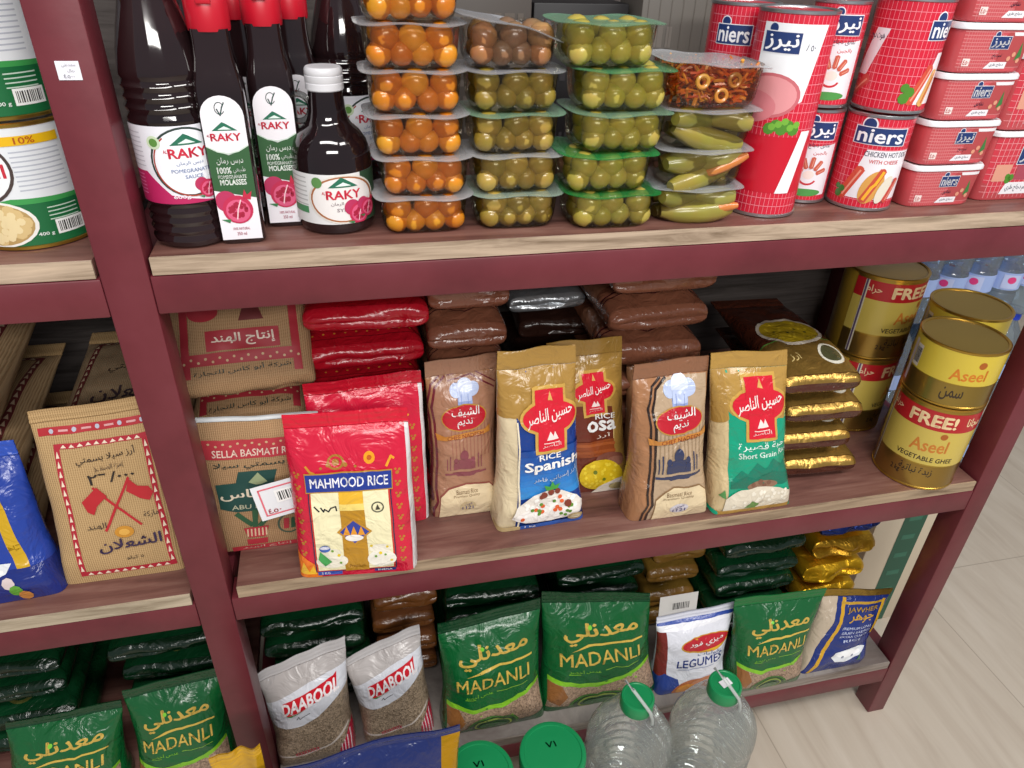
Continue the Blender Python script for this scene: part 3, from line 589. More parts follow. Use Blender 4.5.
def a_blue(A):
    A.rect(0, 0, 1, .9, '24409c'); A.line([(.62, .9), (.72, .6), (.78, .35), (.84, .0)], .1, 'c8a01c'); A.rect(0, 0, 1, .22, '1b2c78')
    A.poly([(.1, .2), (.2, .17), (.5, .16), (.66, .2), (.72, .26), (.5, .27), (.3, .26)], 'e4e8ec'); A.ell(.45, .215, .2, .03, 'f4f4f4'); A.dots([(.66, .14, .05)], 'd8c8c8'); A.dots([(.7, .09, .05)], '5c9c34'); A.dots([(.75, .045, .05)], 'c8843c'); A.rect(.4, .3, .56, .34, 'dfe4e0')
    A.text('JAWHER', .1, .62, .58, .72, 'c8a030', .03); A.text('جوهر', .15, .48, .55, .6, 'd0a030', .03); A.text('BASMATI RICE', .1, .4, .6, .44, 'dfe4f0', .02); A.text('1121 SELLA', .1, .06, .5, .1, 'dfe4f0', .02); return A
def a_gold(A):
    A.rect(0, 0, 1, .9, '4a2418'); A.rect(0, 0, 1, .3, 'b08c46', 'foil'); A.line([(0, .3), (1, .3)], .02, '5a8a3c'); A.ell(.5, .42, .42, .17, 'cfc4b4'); A.ell(.5, .42, .38, .14, 'b89c20'); r = random.Random(4)
    A.dots([(.5+r.uniform(-.3, .3), .42+r.uniform(-.1, .1), .02) for i in range(40)], 'd4b830'); A.dots([(.3, .42, .02), (.45, .39, .02), (.6, .44, .02), (.7, .4, .02)], '5a5a18'); A.ell(.76, .15, .15, .09, 'd8d4c4'); A.ell(.76, .15, .12, .07, '4a4a30'); A.text('أرز', .2, .1, .35, .18, 'd8c080', .01); return A
def a_redpack(A):
    A.rect(0, 0, 1, .9, 'b01222'); A.dots([(.1+.09*i, .1, .01) for i in range(10)], 'c07a2c'); A.ell(.6, .2, .05, .02, 'c07a2c'); A.ell(.75, .22, .03, .015, 'c07a2c'); A.line([(0, .06), (1, .06)], .01, '7a0c18'); return A
def a_brownpack(A):
    A.rect(0, 0, 1, .9, '8a5640'); A.line([(0, .16), (.3, .2), (.5, .14), (.75, .22), (1, .15)], .02, '4a1c20'); A.line([(0, .12), (.3, .16), (.5, .1), (.75, .18), (1, .11)], .016, '4a1c20'); A.poly([(0, .24), (.3, .28), (.5, .22), (.75, .3), (1, .23), (1, .5), (0, .5)], '9c6a50'); return A
def a_greenpack(A):
    A.rect(0, 0, 1, .9, '0c3c20'); A.ell(.5, .12, .12, .06, '5a5a2c'); A.ell(.5, .12, .09, .04, '14381e'); A.text('معدنلي', .25, .5, .75, .65, 'a08a3c', .03); return A
# dark sheet added behind the rack; its colour stands in for shade
m = MB(); m.box(XL0+.002, XR+.034, DEP+.0005, DEP+.006, .1, 1.62, M('4a4340', 'edge')); m.obj('shade_sheet', rack)['label'] = 'dark brown sheet added for the shade behind the rack'

# ------------------------------------------------------------------ middle shelf
F_ = lambda c: M(c, 'film')
bag('rice_bag', 'red rice bag with blue name band and cream panel, right at the shelf edge', 'rice bag', ((299, 578), (418, 570), (407.5, 409), (281.5, 415)), Z2, F_('d9d6d8'), a_mahmood, lean=4, bf=.03, bb=.032, n=7, b0=.85, yt=.915, seal=F_('cf1530'), cap=F_('a01226'), waist=.0, seed=1, wr=.002)
bag('rice_bag', 'red rice bag half hidden behind the red bag with the blue name band', 'rice bag', ((322, 536), (431, 528), (421, 371), (302, 384)), Z2, F_('d9d6d8'), a_mahmood, lean=5, bf=.022, bb=.02, n=6, b0=.8, yt=.92, seal=F_('b81228'), cap=F_('a01226'), waist=0, seed=2, y=.078)
bag('rice_bag', 'light brown rice bag with chef hat emblem beside the red bags', 'rice bag', ((432, 514), (499, 508), (497, 352), (424, 362)), Z2, F_('a5785e'), a_nadeem(False), lean=6, bf=.03, bb=.028, seed=3, y=.08, cap=F_('b0906a'))
bag('rice_bag', 'blue and gold rice bag showing a plate of rice with vegetables', 'rice bag', ((496, 530), (586, 514), (575, 344), (497, 353)), Z2, F_('d8c7a4'), a_spanish, lean=5, bf=.033, bb=.03, seed=4, seal=F_('a8823f'), cap=F_('2456a8'), yaw=2, y=.038)
bag('rice_bag', 'brown and gold rice bag with yellow rice behind the blue and gold bag', 'rice bag', ((556, 506), (629, 496), (621, 336), (546, 343)), Z2, F_('a8823f'), a_osa, lean=6, bf=.024, bb=.022, seed=5, seal=F_('a8823f'), y=.092)
bag('rice_bag', 'tan rice bag with black zigzag edge and chef hat, left of the green bag', 'rice bag', ((628, 520), (708, 513), (708, 355), (634, 364)), Z2, F_('8a5e44'), a_nadeem(True), lean=5, bf=.034, bb=.03, seed=6, y=.019, cap=F_('c0a078'))
bag('rice_bag', 'tan rice bag with black zigzag edge tucked behind its twin', 'rice bag', ((622, 502), (690, 497), (700, 345), (627, 356)), Z2, F_('8a5e44'), a_nadeem(True), lean=5, bf=.03, bb=.024, seed=7, y=.118)
bag('rice_bag', 'green and gold rice bag with red chef hat emblem beside the stacked gold packs', 'rice bag', ((712, 514), (792, 501), (787, 350), (711, 353)), Z2, F_('cfb88c'), a_short, lean=6, bf=.034, bb=.03, seed=8, seal=F_('b08a44'), y=.01, cap=F_('b08a44'))
BUR = M('c2a172', 'burlap'); BUR2 = M('b08c66', 'burlap')
bag('rice_sack', 'burlap rice sack printed with two crossed red flags', 'rice sack', ((64, 587), (187, 569), (146, 396), (28, 412)), Z2, BUR, a_flags, lean=6, bf=.02, bb=.035, n=5, seed=11, wr=.002, y=.045, seal=BUR, yt=.93, waist=.01)
bag('rice_sack', 'brown burlap sack with dark green emblem standing beside the maroon post', 'rice sack', ((214, 556), (312, 546), (318, 412), (190, 419)), Z2, BUR2, a_abukass, lean=4, bf=.02, bb=.04, n=4, seed=12, wr=.002, y=.066, seal=M('d4d8da', 'softfilm'), yt=.965, waist=-.02)
bag('rice_sack', 'blue rice bag with yellow stripe at the left edge of the photo', 'rice bag', ((-70, 630), (64, 592), (14, 440), (-80, 452)), Z2, F_('24409c'), a_blue, lean=12, bf=.03, bb=.03, seed=13, seal=F_('2e50b4'), yaw=3, y=.03)
# price tag tucked between sack and red bag
a = AY(258, 478, .04); b = AY(294, 516, .04)
m = MB(); w_ = .078; h_ = .05
m.box(-w_/2, w_/2, -.0006, 0, -h_/2, h_/2, M('e4e6ea'))
A = Art(w_, h_, 'paper'); A.line([(.1, .12), (.92, .12), (.92, .88), (.1, .88)], .025, 'e06a78', closed=True); A.barcode(.32, .42, .82, .78, 18); A.text('٤٥٠', .14, .16, .34, .3, 'c84a58', .02); A.text('٦٢٨١', .6, .2, .86, .32, 'c84a58', .02)
A.apply(m, lambda x, y, o: Vector((-w_/2+w_*x, -.0006-o, -h_/2+h_*y)), [], [])
o = m.obj('price_tag', None, (a+b)/2+Vector((.014, 0, 0))); o.rotation_euler = (math.radians(-6), math.radians(-9), math.radians(4)); tag(o, 'white price tag with red frame and barcode between burlap sack and red bag', 'price tag')

# lying packs behind, stacked
def stack(xc, y, n, t, w, h, zs, mk, jit=.008, z0=None):
    z = zs if z0 is None else z0; r = random.Random(int(xc*1000))
    for i in range(n):
        mk(i, Vector((xc+r.uniform(-jit, jit), y+r.uniform(-.004, .004), z)), r.uniform(-3, 3)); z += t
LV = ['lowest', 'second lowest', 'third lowest', 'fourth lowest', 'fifth lowest', 'sixth lowest', 'seventh lowest']
def mk_red(i, O, yw): lying('rice_pack', 'red pack lying behind the red bags, %s in its stack' % LV[i], 'rice pack', O, .155, .23, F_('a81020'), a_redpack, yw, t=.052, group='red packs lying in a stack', cap=F_('b41224'), seed=20+i, wr=.004)
stack(.235, .145, 7, .0525, .155, .23, Z2, mk_red)
def mk_br(i, O, yw): lying('rice_pack', 'light brown pack lying behind the left chef hat bag, %s in its stack' % LV[i], 'rice pack', O, .105, .22, F_('8a5640'), a_brownpack, yw, t=.055, group='light brown packs in a stack', cap=F_('84503c'), seed=30+i, wr=.005)
stack(.365, .15, 6, .056, .13, .22, Z2, mk_br)
def mk_br2(i, O, yw): lying('rice_pack', 'tan pack lying behind the zigzag edged bags, %s in its stack' % LV[i], 'rice pack', O, .15, .22, F_('8a5a44'), a_brownpack, yw, t=.055, group='tan packs in a stack', cap=F_('8a5640'), seed=40+i, wr=.005)
stack(.64, .16, 6, .056, .15, .22, Z2, mk_br2)
def mk_gd(i, O, yw): lying('rice_pack', 'gold and brown pack lying beside the green bag, %s of four' % ('lowest', 'second from the bottom', 'third from the bottom', 'topmost')[i], 'rice pack', O+Vector((0, 0, 0)), .12, .25, F_('4a2418'), a_gold, yw-1, t=.056, group='gold and brown packs in a stack', cap=M('b08c46', 'foil'), cap2=F_('4a2418'), seed=50+i, wr=.004, b0=.6, capn=.004, csplit=.34)
for i_, x_ in enumerate((.893, .868, .872, .853)): mk_gd(i_, Vector((x_, .06, Z2+.0505*i_)), -2)
def mk_hi(i, O, yw): lying('rice_sack', 'brown burlap sack lying low behind the green emblem sack, %s of two' % ('lower', 'upper')[i], 'rice sack', O, .15, .24, BUR2, a_hind, yw, lean=84, t=.1, cap=BUR2, seed=60+i, wr=.003, n=4, yt=.97, seal=BUR2, b0=.5, capb=.01)
stack(.083, .15, 2, .1, .15, .25, Z2, mk_hi, .003)
lying('rice_sack', 'brown burlap sack with red frame propped above the green emblem sack', 'rice sack', (.088, .125, Z2+.203), .165, .205, BUR2, a_hind, 2, lean=42, t=.06, cap=BUR2, seed=63, wr=.004, n=4, yt=.97, seal=BUR2, capb=.01)
def mk_fl(i, O, yw): lying('rice_sack', ('burlap sack lying flat behind the crossed flags sack, %s of two' % ('lower', 'upper')[i]), 'rice sack', O, .17, .27, M('a88f70', 'burlap'), a_sackback, yw, lean=80, t=.083, group='burlap sacks lying behind', cap=BUR, seed=70+i, wr=.003, n=4, seal=BUR, b0=.5)
stack(-.085, .15, 2, .085, .16, .25, Z2, mk_fl, .003)
def mk_fl2(i, O, yw): lying('rice_sack', ('burlap sack lying flat above the blue bag, %s of three' % ('lowest', 'middle', 'top')[i]), 'rice sack', O, .17, .27, M('b89a74', 'burlap'), a_sackback, yw, lean=80, t=.085, group='burlap sacks lying by the blue bag', cap=BUR, seed=80+i, wr=.003, n=4, seal=BUR, b0=.5)
stack(-.28, .12, 3, .086, .16, .25, Z2, mk_fl2, .003)

# ------------------------------------------------------------------ bottom shelf
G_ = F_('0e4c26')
bag('lentil_bag', 'green bag with gold lettering beside the second white topped bag', 'lentil bag', ((443, 733), (546, 721), (540, 598), (438, 626)), Z3, G_, a_madanli, lean=8, bf=.04, bb=.035, seed=91, wr=.005, y=.027, topbend=.1, seal=F_('0a3a1e'))
bag('lentil_bag', 'green bag with gold lettering in the middle of the bottom shelf behind a water jug', 'lentil bag', ((541, 712), (656, 698), (650, 592), (542, 592)), Z3, G_, a_madanli, lean=8, bf=.04, bb=.035, seed=92, wr=.005, y=.034, seal=F_('0c4020'))
bag('lentil_bag', 'green bag with gold lettering and pale grains near the right end, beside the blue bag', 'lentil bag', ((734, 690), (798, 685), (827, 588), (734, 599)), Z3, F_('14642f'), a_madanli, lean=10, bf=.035, bb=.035, seed=93, wr=.004, y=.002, seal=F_('14642f'))
bag('lentil_bag', 'green bag with gold lettering left of the post, next to the post', 'lentil bag', ((140, 792), (240, 775), (219, 667), (122, 690)), Z3, G_, a_madanli, lean=8, bf=.04, bb=.035, seed=94, wr=.004, y=.035, seal=F_('0c4020'))
bag('lentil_bag', 'green bag with gold lettering in the bottom left corner of the photo', 'lentil bag', ((8, 822), (134, 805), (121, 700), (5, 722)), Z3, G_, a_madanli, lean=8, bf=.04, bb=.035, seed=95, wr=.004, y=.03, seal=F_('0a3a1e'))
SF = M('968470', 'grain')
bag('bulgur_bag', 'white topped bag of brown bulgur right beside the post', 'bulgur bag', ((281, 779), (357, 758), (345, 637), (256, 675)), Z3, SF, a_daabool(0), lean=8, bf=.04, bb=.035, seed=96, wr=.002, y=.028, seal=M('c4c0c0', 'softfilm'), wav=.03)
bag('bulgur_bag', 'white topped bag of brown bulgur next to the green bag', 'bulgur bag', ((366, 752), (436, 737), (419, 624), (343, 661)), Z3, SF, a_daabool(0), lean=8, bf=.04, bb=.035, seed=97, wr=.002, y=.04, seal=M('c4c0c0', 'softfilm'), wav=.03)
bag('legume_bag', 'white and blue legume bag with red oval emblem behind the jug', 'legume bag', ((657, 690), (724, 684), (736, 602), (657, 617)), Z3, M('dcdde6', 'softfilm'), a_legumes, lean=8, bf=.035, bb=.03, seed=98, y=.024, seal=M('d4d6e2', 'softfilm'))
bag('rice_bag', 'blue rice bag with gold edges at the right end of the bottom shelf', 'rice bag', ((800, 674), (862, 664), (893, 588), (826, 589)), Z3, F_('1d2f72'), a_jawher, lean=10, bf=.03, bb=.03, seed=99, y=.011, seal=M('a08034', 'foil'))
w_ = [.16]
def mk_gr(lab):
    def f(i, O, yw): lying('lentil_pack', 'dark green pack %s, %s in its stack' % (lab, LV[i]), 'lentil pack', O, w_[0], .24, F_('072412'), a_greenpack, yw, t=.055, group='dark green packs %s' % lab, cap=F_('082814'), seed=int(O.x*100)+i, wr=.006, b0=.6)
    return f
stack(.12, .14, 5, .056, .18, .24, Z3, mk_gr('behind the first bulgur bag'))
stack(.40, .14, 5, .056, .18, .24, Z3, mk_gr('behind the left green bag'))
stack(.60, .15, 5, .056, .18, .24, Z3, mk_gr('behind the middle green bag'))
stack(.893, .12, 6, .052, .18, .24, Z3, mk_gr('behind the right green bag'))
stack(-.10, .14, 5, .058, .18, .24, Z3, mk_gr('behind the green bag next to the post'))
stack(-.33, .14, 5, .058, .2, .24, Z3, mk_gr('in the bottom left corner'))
def mk_bw(i, O, yw): lying('bulgur_pack', 'brown pack lying behind the second bulgur bag, %s in its stack' % LV[i], 'bulgur pack', O, .105, .24, F_('7a4a2c'), None, yw, t=.055, group='brown packs behind the bulgur bags', cap=F_('7a4a24'), seed=140+i, wr=.005)
stack(.262, .16, 5, .056, .12, .24, Z3, mk_bw, .003)
def mk_yw(i, O, yw): lying('lentil_pack', 'ochre pack lying behind the legume bag, %s in its stack' % LV[i], 'lentil pack', O, .1, .24, F_('8a6a2c'), None, yw, t=.055, group='ochre packs behind the legume bag', cap=F_('8a642c'), seed=150+i, wr=.005)
stack(.755, .17, 5, .056, .1, .24, Z3, mk_yw, .003)
lying('rice_pack', 'small red pack lying on top of the dark green packs', 'rice pack', (.60, .12, Z3+5*.056+.004), .14, .2, F_('a81424'), a_redpack, 2, t=.03, seed=160)
def mk_jw(i, O, yw): lying('rice_pack', 'crumpled foil pack lying behind the blue bag, %s in its stack' % LV[i], 'rice pack', O, .125, .24, M('c8981c', 'foil'), None, yw, t=.06, group='foil packs behind the blue bag', cap=M('1d2f72' if i == 4 else ('a87e1c' if i == 3 else 'd8a820'), 'foil'), seed=170+i, wr=.009, capn=.014)
stack(1.05, .11, 5, .06, .14, .24, Z3, mk_jw, .006)
m = MB(); m.box(-.035, .035, -.0006, 0, 0, .045, M('c9c6c2')); A = Art(.07, .045, 'paper'); A.barcode(.3, .25, .85, .7, 15, 'c9c6c2')
A.apply(m, lambda x, y, o: Vector((-.035+.07*x, -.0006-o, .045*y)), [], [])
p = AY(677, 615, .075); o = m.obj('price_tag', None, p); o.rotation_euler = (math.radians(-8), 0, 0); tag(o, 'white barcode price tag standing above the legume bag', 'price tag')
m = MB(); m.box(0, .15, 0, .12, 0, .43, M('cdbfa8', 'paper'), .002)
A = Art(.15, .43, 'plastic'); A.rect(.42, 0, .78, 1, '12503c'); A.rects([(.5, .1+.12*i, .7, .13+.12*i) for i in range(7)], '2a6a54')
A.apply(m, lambda u, v, of: Vector((.15*u, -of, .43*v)), [], [])
o = m.obj('carton', None, (1.205, .2, .0006)); tag(o, 'cream and green carton standing on the floor behind the right post', 'carton')

def mk_dk(i, O, yw): lying('rice_pack', 'dark brown pack behind the blue and gold bag, %s in its stack' % LV[i], 'rice pack', O, .13, .16, F_('2e1a14'), None, yw, t=.05, group='dark packs at the back', cap=F_('2e1a14'), seed=190+i)
stack(.535, .28, 4, .0515, .13, .16, Z2, mk_dk, .003)
lying('silver_pack', 'shiny silver pack lying at the back of the middle shelf', 'silver pack', (.51, .27, Z2+4*.0515+.004), .12, .14, M('c8ccd0', 'foil'), None, 3, t=.04, seed=195)
# ------------------------------------------------------------------ lathe-turned goods
def cyl_S(r, z0, h, face, span, cx=0, cy=0, rf=None):
    def S(x, y, o):
        a = face+(x-.5)*span; R = (rf(z0+h*y) if rf else r)+o; return Vector((cx+R*math.sin(a), cy-R*math.cos(a), z0+h*y))
    return S
def xs_(n): return [i/n for i in range(1, n)]
SIL = M('b9bcbe', 'tin'); GLD = M('c09a44', 'tin')
def can(name, label, cat, x, y, z, r, h, art, face, body, rim=SIL, lidm=SIL, group=None, span=PI, kind='can'):
    o = empty(name, (x, y, z+.0006)); tag(o, label, cat, group)
    m = MB(); N = 64; e = min(.004, h*.06)
    m.lathe([(r-.0015, e*.5), (r-.0004, e), (r-.0004, h-e), (r-.0015, h-e*.5)], body, N, c=(0, 0, 0))
    if art:
        A = Art(r*span, h-2*e, kind); art(A); A.apply(m, cyl_S(r-.0004, e, h-2*e, face, span), xs_(32), [], .0002, .00012)
    m.obj('body', o)
    t = MB(); t.lathe([(r-.006, h-.004), (r-.0045, h-.0038), (r-.0035, h-.001), (r-.001, h), (r+.0008, h-.0008), (r+.0008, h-e*.8), (r-.0004, h-e)], rim, N, cap0=False, cap1=False); t.obj('top_rim', o)
    t = MB(); t.lathe([(r-.0004, e), (r+.0008, e*.8), (r+.0008, .0008), (r-.001, 0)], rim, N, cap1=False); t.obj('bottom_rim', o)
    t = MB(); t.lathe([(r-.005, h-.0042), (r-.008, h-.0046), (r-.012, h-.0036), (r-.02, h-.0036), (r-.021, h-.0042)], lidm, N, cap0=False); t.obj('lid', o)
    return o
def plaid(A, x0, y0, x1, y1, nx, ny, c='d01f38', ln='e88a96', kind='can'):
    A.rect(x0, y0, x1, y1, c, kind); w = (x1-x0)/nx*.1; h = (y1-y0)/ny*.07
    A.rects([(x0+(x1-x0)*i/nx-w/2, y0, x0+(x1-x0)*i/nx+w/2, y1) for i in range(1, nx)]+[(x0, y0+(y1-y0)*j/ny-h/2, x1, y0+(y1-y0)*j/ny+h/2) for j in range(1, ny)], ln, kind)
BLU = '22386e'
def niers(A, x0, y0, x1, y1, ar=False, kind='can'):
    """white lettering on a dark blue block with a dot above"""
    w = x1-x0; h = y1-y0; k = A.w/A.h
    A.ell(x0+(.7 if ar else .24)*0+ (x0*0) + (x0*0) + w*(.22 if not ar else .2)+x0*0, y1+h*.16, w*.16, None, 'e8e8ee'); A.ell(x0+w*(.22 if not ar else .2), y1+h*.16, w*.13, None, BLU)
    A.rect(x0-w*.06, y0-h*.1, x1+w*.06, y1+h*.05, 'e8e8ee'); A.rect(x0-w*.035, y0-h*.06, x1+w*.035, y1+h*.0, BLU)
    A.text('نيرز' if ar else 'niers', x0+w*.02, y0+h*.04, x1-w*.02, y1-h*.08, 'f4f4f8', .03)
def sausage(A, x0, y0, x1, y1, wd, c='c8604c', hl='e09a84'):
    A.line([(x0, y0), (x1, y1)], wd, c); A.dots([(x0, y0, wd/2), (x1, y1, wd/2)], c, n=12); A.line([(x0+wd*.12, y0), (x1+wd*.12, y1)], wd*.2, hl)
def a_tall(A):
    plaid(A, 0, 0, 1, 1, 26, 22); A.rect(0, .12, 1, .5, 'c8142c'); plaid(A, 0, .42, 1, .5, 26, 2)
    A.poly([(.34, .75), (.34, .96), (.88, .96), (.78, .6), (.6, .55), (.4, .6)], 'eef0f4'); A.poly([(.72, .12), (.85, .45), (.95, .45), (.85, .12)], 'eef0f4')
    A.ell(.5, .62, .26, .11, 'c86a72'); A.ell(.5, .62, .23, .095, 'e0969a'); A.ell(.38, .56, .2, .08, 'd88088')
    A.dots([(.56+.05*i, .46+.018*(i % 2), .05) for i in range(5)], '4f8a2c'); A.dots([(.58+.05*i, .47+.015*(i % 3), .03) for i in range(5)], '74b03c'); A.dots([(.15+.04*i, .47, .03) for i in range(6)], '5a9a34')
    niers(A, .38, .83, .66, .92, True); A.text('٨٥٠', .72, .84, .8, .875, '5a5a6a', .01)
def a_tallb(A):
    plaid(A, 0, 0, 1, 1, 26, 22); niers(A, .12, .82, .42, .91); A.ell(.5, .5, .3, .12, 'd88088')
def a_smile(A):
    plaid(A, 0, 0, 1, 1, 22, 12); A.poly([(.2, .06), (.38, .62), (.8, .66), (.8, .06)], 'eceaf0'); niers(A, .36, .72, .72, .9, True)
    A.text('نقانق دجاج', .42, .6, .7, .67, '4a4a60', .01); A.text('بالجبن', .5, .53, .68, .58, 'c83a44', .02)
    for i in range(6):
        a = math.radians(20+i*32); sausage(A, .5+.12*math.cos(a), .29+.11*math.sin(a), .5+.2*math.cos(a), .29+.2*math.sin(a), .055)
    A.ell(.5, .3, .07, .05, 'f0e0d8'); A.ring(.5, .26, .09, .06, .025, 'c8303c', a0=200, a1=340, n=12); A.ell(.5, .09, .22, .045, '4f9a4c')
def a_hotdog(A):
    plaid(A, 0, 0, 1, 1, 24, 12); A.poly([(.28, .1), (.42, .66), (.9, .66), (.9, .1)], 'eceaf0'); niers(A, .28, .73, .74, .9)
    A.text('CHICKEN HOT DOG', .4, .585, .86, .645, '4a4a60', .02); A.text('WITH CHEESE', .46, .51, .76, .555, 'd04a50', .03)
    sausage(A, .28, .12, .4, .42, .09, 'd2503c', 'e89a84'); A.ell(.55, .24, .1, .2, 'd8a050', rot=-.35); sausage(A, .5, .1, .62, .42, .075, 'c85038'); A.line([(.5, .1), (.55, .24), (.58, .28), (.63, .42)], .03, 'f0b030'); A.ell(.68, .22, .06, .17, 'e0d8c8', rot=-.35); sausage(A, .72, .1, .8, .32, .06, 'c84a40'); A.dots([(.24, .12, .04), (.27, .18, .035), (.22, .2, .03)], '3f7a34')
def a_hotdog2(A):
    plaid(A, 0, 0, 1, 1, 24, 12); A.poly([(.02, .3), (.16, .75), (.3, .75), (.16, .3)], 'eceaf0'); A.text('هوت دوج', .1, .62, .26, .7, '4a4a60', .02); A.poly([(.66, .06), (.8, .55), (.96, .55), (.96, .06)], 'eceaf0'); niers(A, .64, .68, .98, .84)
    sausage(A, .62, .1, .74, .4, .08, 'd2503c', 'e89a84'); sausage(A, .74, .08, .82, .36, .07, 'e0a860', 'c85038'); A.dots([(.56, .12, .05), (.6, .18, .045), (.55, .22, .04)], '4f8a2c'); sausage(A, .06, .14, .18, .26, .09, 'c8504a')
# tall cans and sausage cans
NB = M('d01f38', 'can')
can('meat_can', 'tall red checked meat can with ham picture at the front', 'food can', .694, .059, Z1, .0395, .207, a_tall, -.9, NB)
x_ = AY(712, 20, .14).x+.038
can('meat_can', 'tall red checked meat can behind the tall can with ham picture', 'food can', x_, .139, Z1, .0375, .207, a_tallb, -.0, NB)
for k in range(2):
    can('sausage_can', 'narrow red and white can with smiling sausage sun, %s of two' % ('lower', 'upper')[k], 'food can', (.766-.002*k), .090, Z1+k*.1075, .0285, .106, a_smile, -.42, NB, group='cans with smiling sausage sun')
can('sausage_can', 'red checked hot dog can with hot dog in a bun, lower of two', 'food can', .827, .060, Z1, .036, .106, a_hotdog, -.55, NB)
can('sausage_can', 'red checked hot dog can standing on the can with hot dog in a bun', 'food can', .832, .063, Z1+.1075, .038, .112, a_hotdog2, -.5, NB)
can('sausage_can', 'red checked can at the back beside the tall meat cans', 'food can', .80, .16, Z1, .036, .112, a_hotdog2, -.3, NB)
# white and green cans left of the post
def a_green(A):
    A.rect(0, 0, 1, 1, 'e2e6ea'); A.poly([(0, 0), (0, .3), (.5, .38), (.62, .42), (1, .4), (1, 0)], '3f9a50'); A.poly([(0, 0), (0, .28), (.5, .35), (.62, .37), (1, .36), (1, 0)], '1c6a3c')
    A.ring(.46, .66, .2, .27, .016, '4a3c38'); A.ell(.46, .66, .2, .27, 'eef0f2'); A.text('الربيع', .3, .72, .62, .86, 'c82434', .03); A.text('Rabiall', .3, .6, .64, .72, 'd03040', .02); A.text('CHICK PEAS', .36, .52, .58, .56, '4a4a4a', .01); A.text('حمص حب', .38, .45, .56, .5, '4a4a4a', .01)
    A.ell(.5, .2, .22, .21, 'eceae4'); A.ell(.5, .2, .2, .19, 'b89860'); r = random.Random(8)
    A.dots([(.5+.17*math.sqrt(r.random())*math.cos(i*2.4), .2+.16*math.sqrt(r.random())*math.sin(i*2.4), .035) for i in range(46)], 'd8bc84'); A.dots([(.5+.16*math.sqrt(r.random())*math.cos(i*2.4), .2+.15*math.sqrt(r.random())*math.sin(i*2.4), .022) for i in range(40)], 'e8d4a4')
    A.rect(.63, .86, .95, .935, 'e8b818'); A.text('10%', .72, .87, .82, .925, 'b8541c', .02)
    A.rects([(.68, .8-.04*i, .94, .812-.04*i) for i in range(9)], 'b8bcc8'); A.rects([(.78, .31-.035*i, .95, .32-.035*i) for i in range(4)], 'c8dccc'); A.barcode(.8, .07, .97, .2, 14); A.text('400 g', .7, .07, .78, .11, 'e8f0ea', .02)
for k in range(2):
    can('bean_can', 'white and green bean can left of the post, %s of two' % ('lower', 'upper')[k], 'food can', -.068-.002*k, .085, Z1+k*.113, .0515, .1115, a_green, -.3, M('e2e6ea', 'can'), GLD, GLD, 'bean cans left of the post')
# ghee tins
def a_ghee(big):
    def f(A):
        if big:
            A.rect(0, 0, 1, 1, 'b89a48', 'tin'); A.rect(0, .3, 1, .78, 'c9b254', 'can'); A.rect(0, .74, 1, .97, 'b01c24', 'can'); A.text('FREE!', .3, .78, .66, .93, 'ecd0a0', .05); A.text('مجانا', .74, .79, .88, .92, 'ecd0a0', .03); A.text('حرام', .1, .79, .22, .92, 'e8c8a0', .02)
            A.text('Aseel', .38, .46, .66, .62, 'c87a2c', .03, .02); A.ell(.6, .68, .028, None, 'a85a1c'); A.text('VEGETABLE GHEE', .3, .34, .74, .4, '3a2c1c', .03); A.rect(0, 0, 1, .28, 'a88a48', 'tin'); A.text('زبدة نباتية', .36, .14, .62, .26, '2c2014', .02); A.text('2 kg', .3, .1, .38, .18, '2c2014', .03); A.rect(.08, .02, .11, .97, 'd8d0b8'); A.rect(.085, .02, .1, .97, '5a4a6a')
        else:
            A.rect(0, 0, 1, 1, 'b89a48', 'tin'); A.rect(0, .42, 1, 1, 'd0b840', 'can'); A.text('Aseel', .46, .5, .72, .72, 'd07a20', .03, .03); A.ell(.66, .82, .03, None, 'a85a1c'); A.rect(0, 0, 1, .4, 'a8904c', 'tin'); A.text('سمن', .44, .08, .6, .34, '3a2c1c', .03); A.rect(.08, .1, .12, .9, 'c8c0d0'); A.barcode(.13, .45, .2, .85, 11, 'd8d0c8')
    return f
GB = M('b89a48', 'tin'); GL = M('a8864c', 'tin')
def pair(x, y, s, face, r=.0575):
    can('ghee_tin', 'large gold tin with red FREE band, %s' % s[0], 'ghee tin', x, y, Z2, r, .145, a_ghee(True), face, GB, GLD, GL, 'large gold tins')
    can('ghee_tin', 'short gold and yellow tin %s' % s[1], 'ghee tin', x, y, Z2+.1465, r, .09, a_ghee(False), face, GB, GLD, GL, 'short gold tins')
pair(1.062, .053, ('at the front right end of the middle shelf', 'on top of the front large gold tin'), -.72)
pair(1.150, .140, ('at the back right, behind the front pair', 'at the back right, behind the other short gold tin'), -.75)
for k in range(2):
    can('ghee_tin', 'tall gold tin with red band and seam behind the gold packs, %s of two' % ('lower', 'upper')[k], 'ghee tin', 1.043, .213, Z2+k*.139, .060, .1375, a_ghee(True), .19 if k else .64, M('a8862c', 'can'), GLD, GL, 'tall gold tins behind')

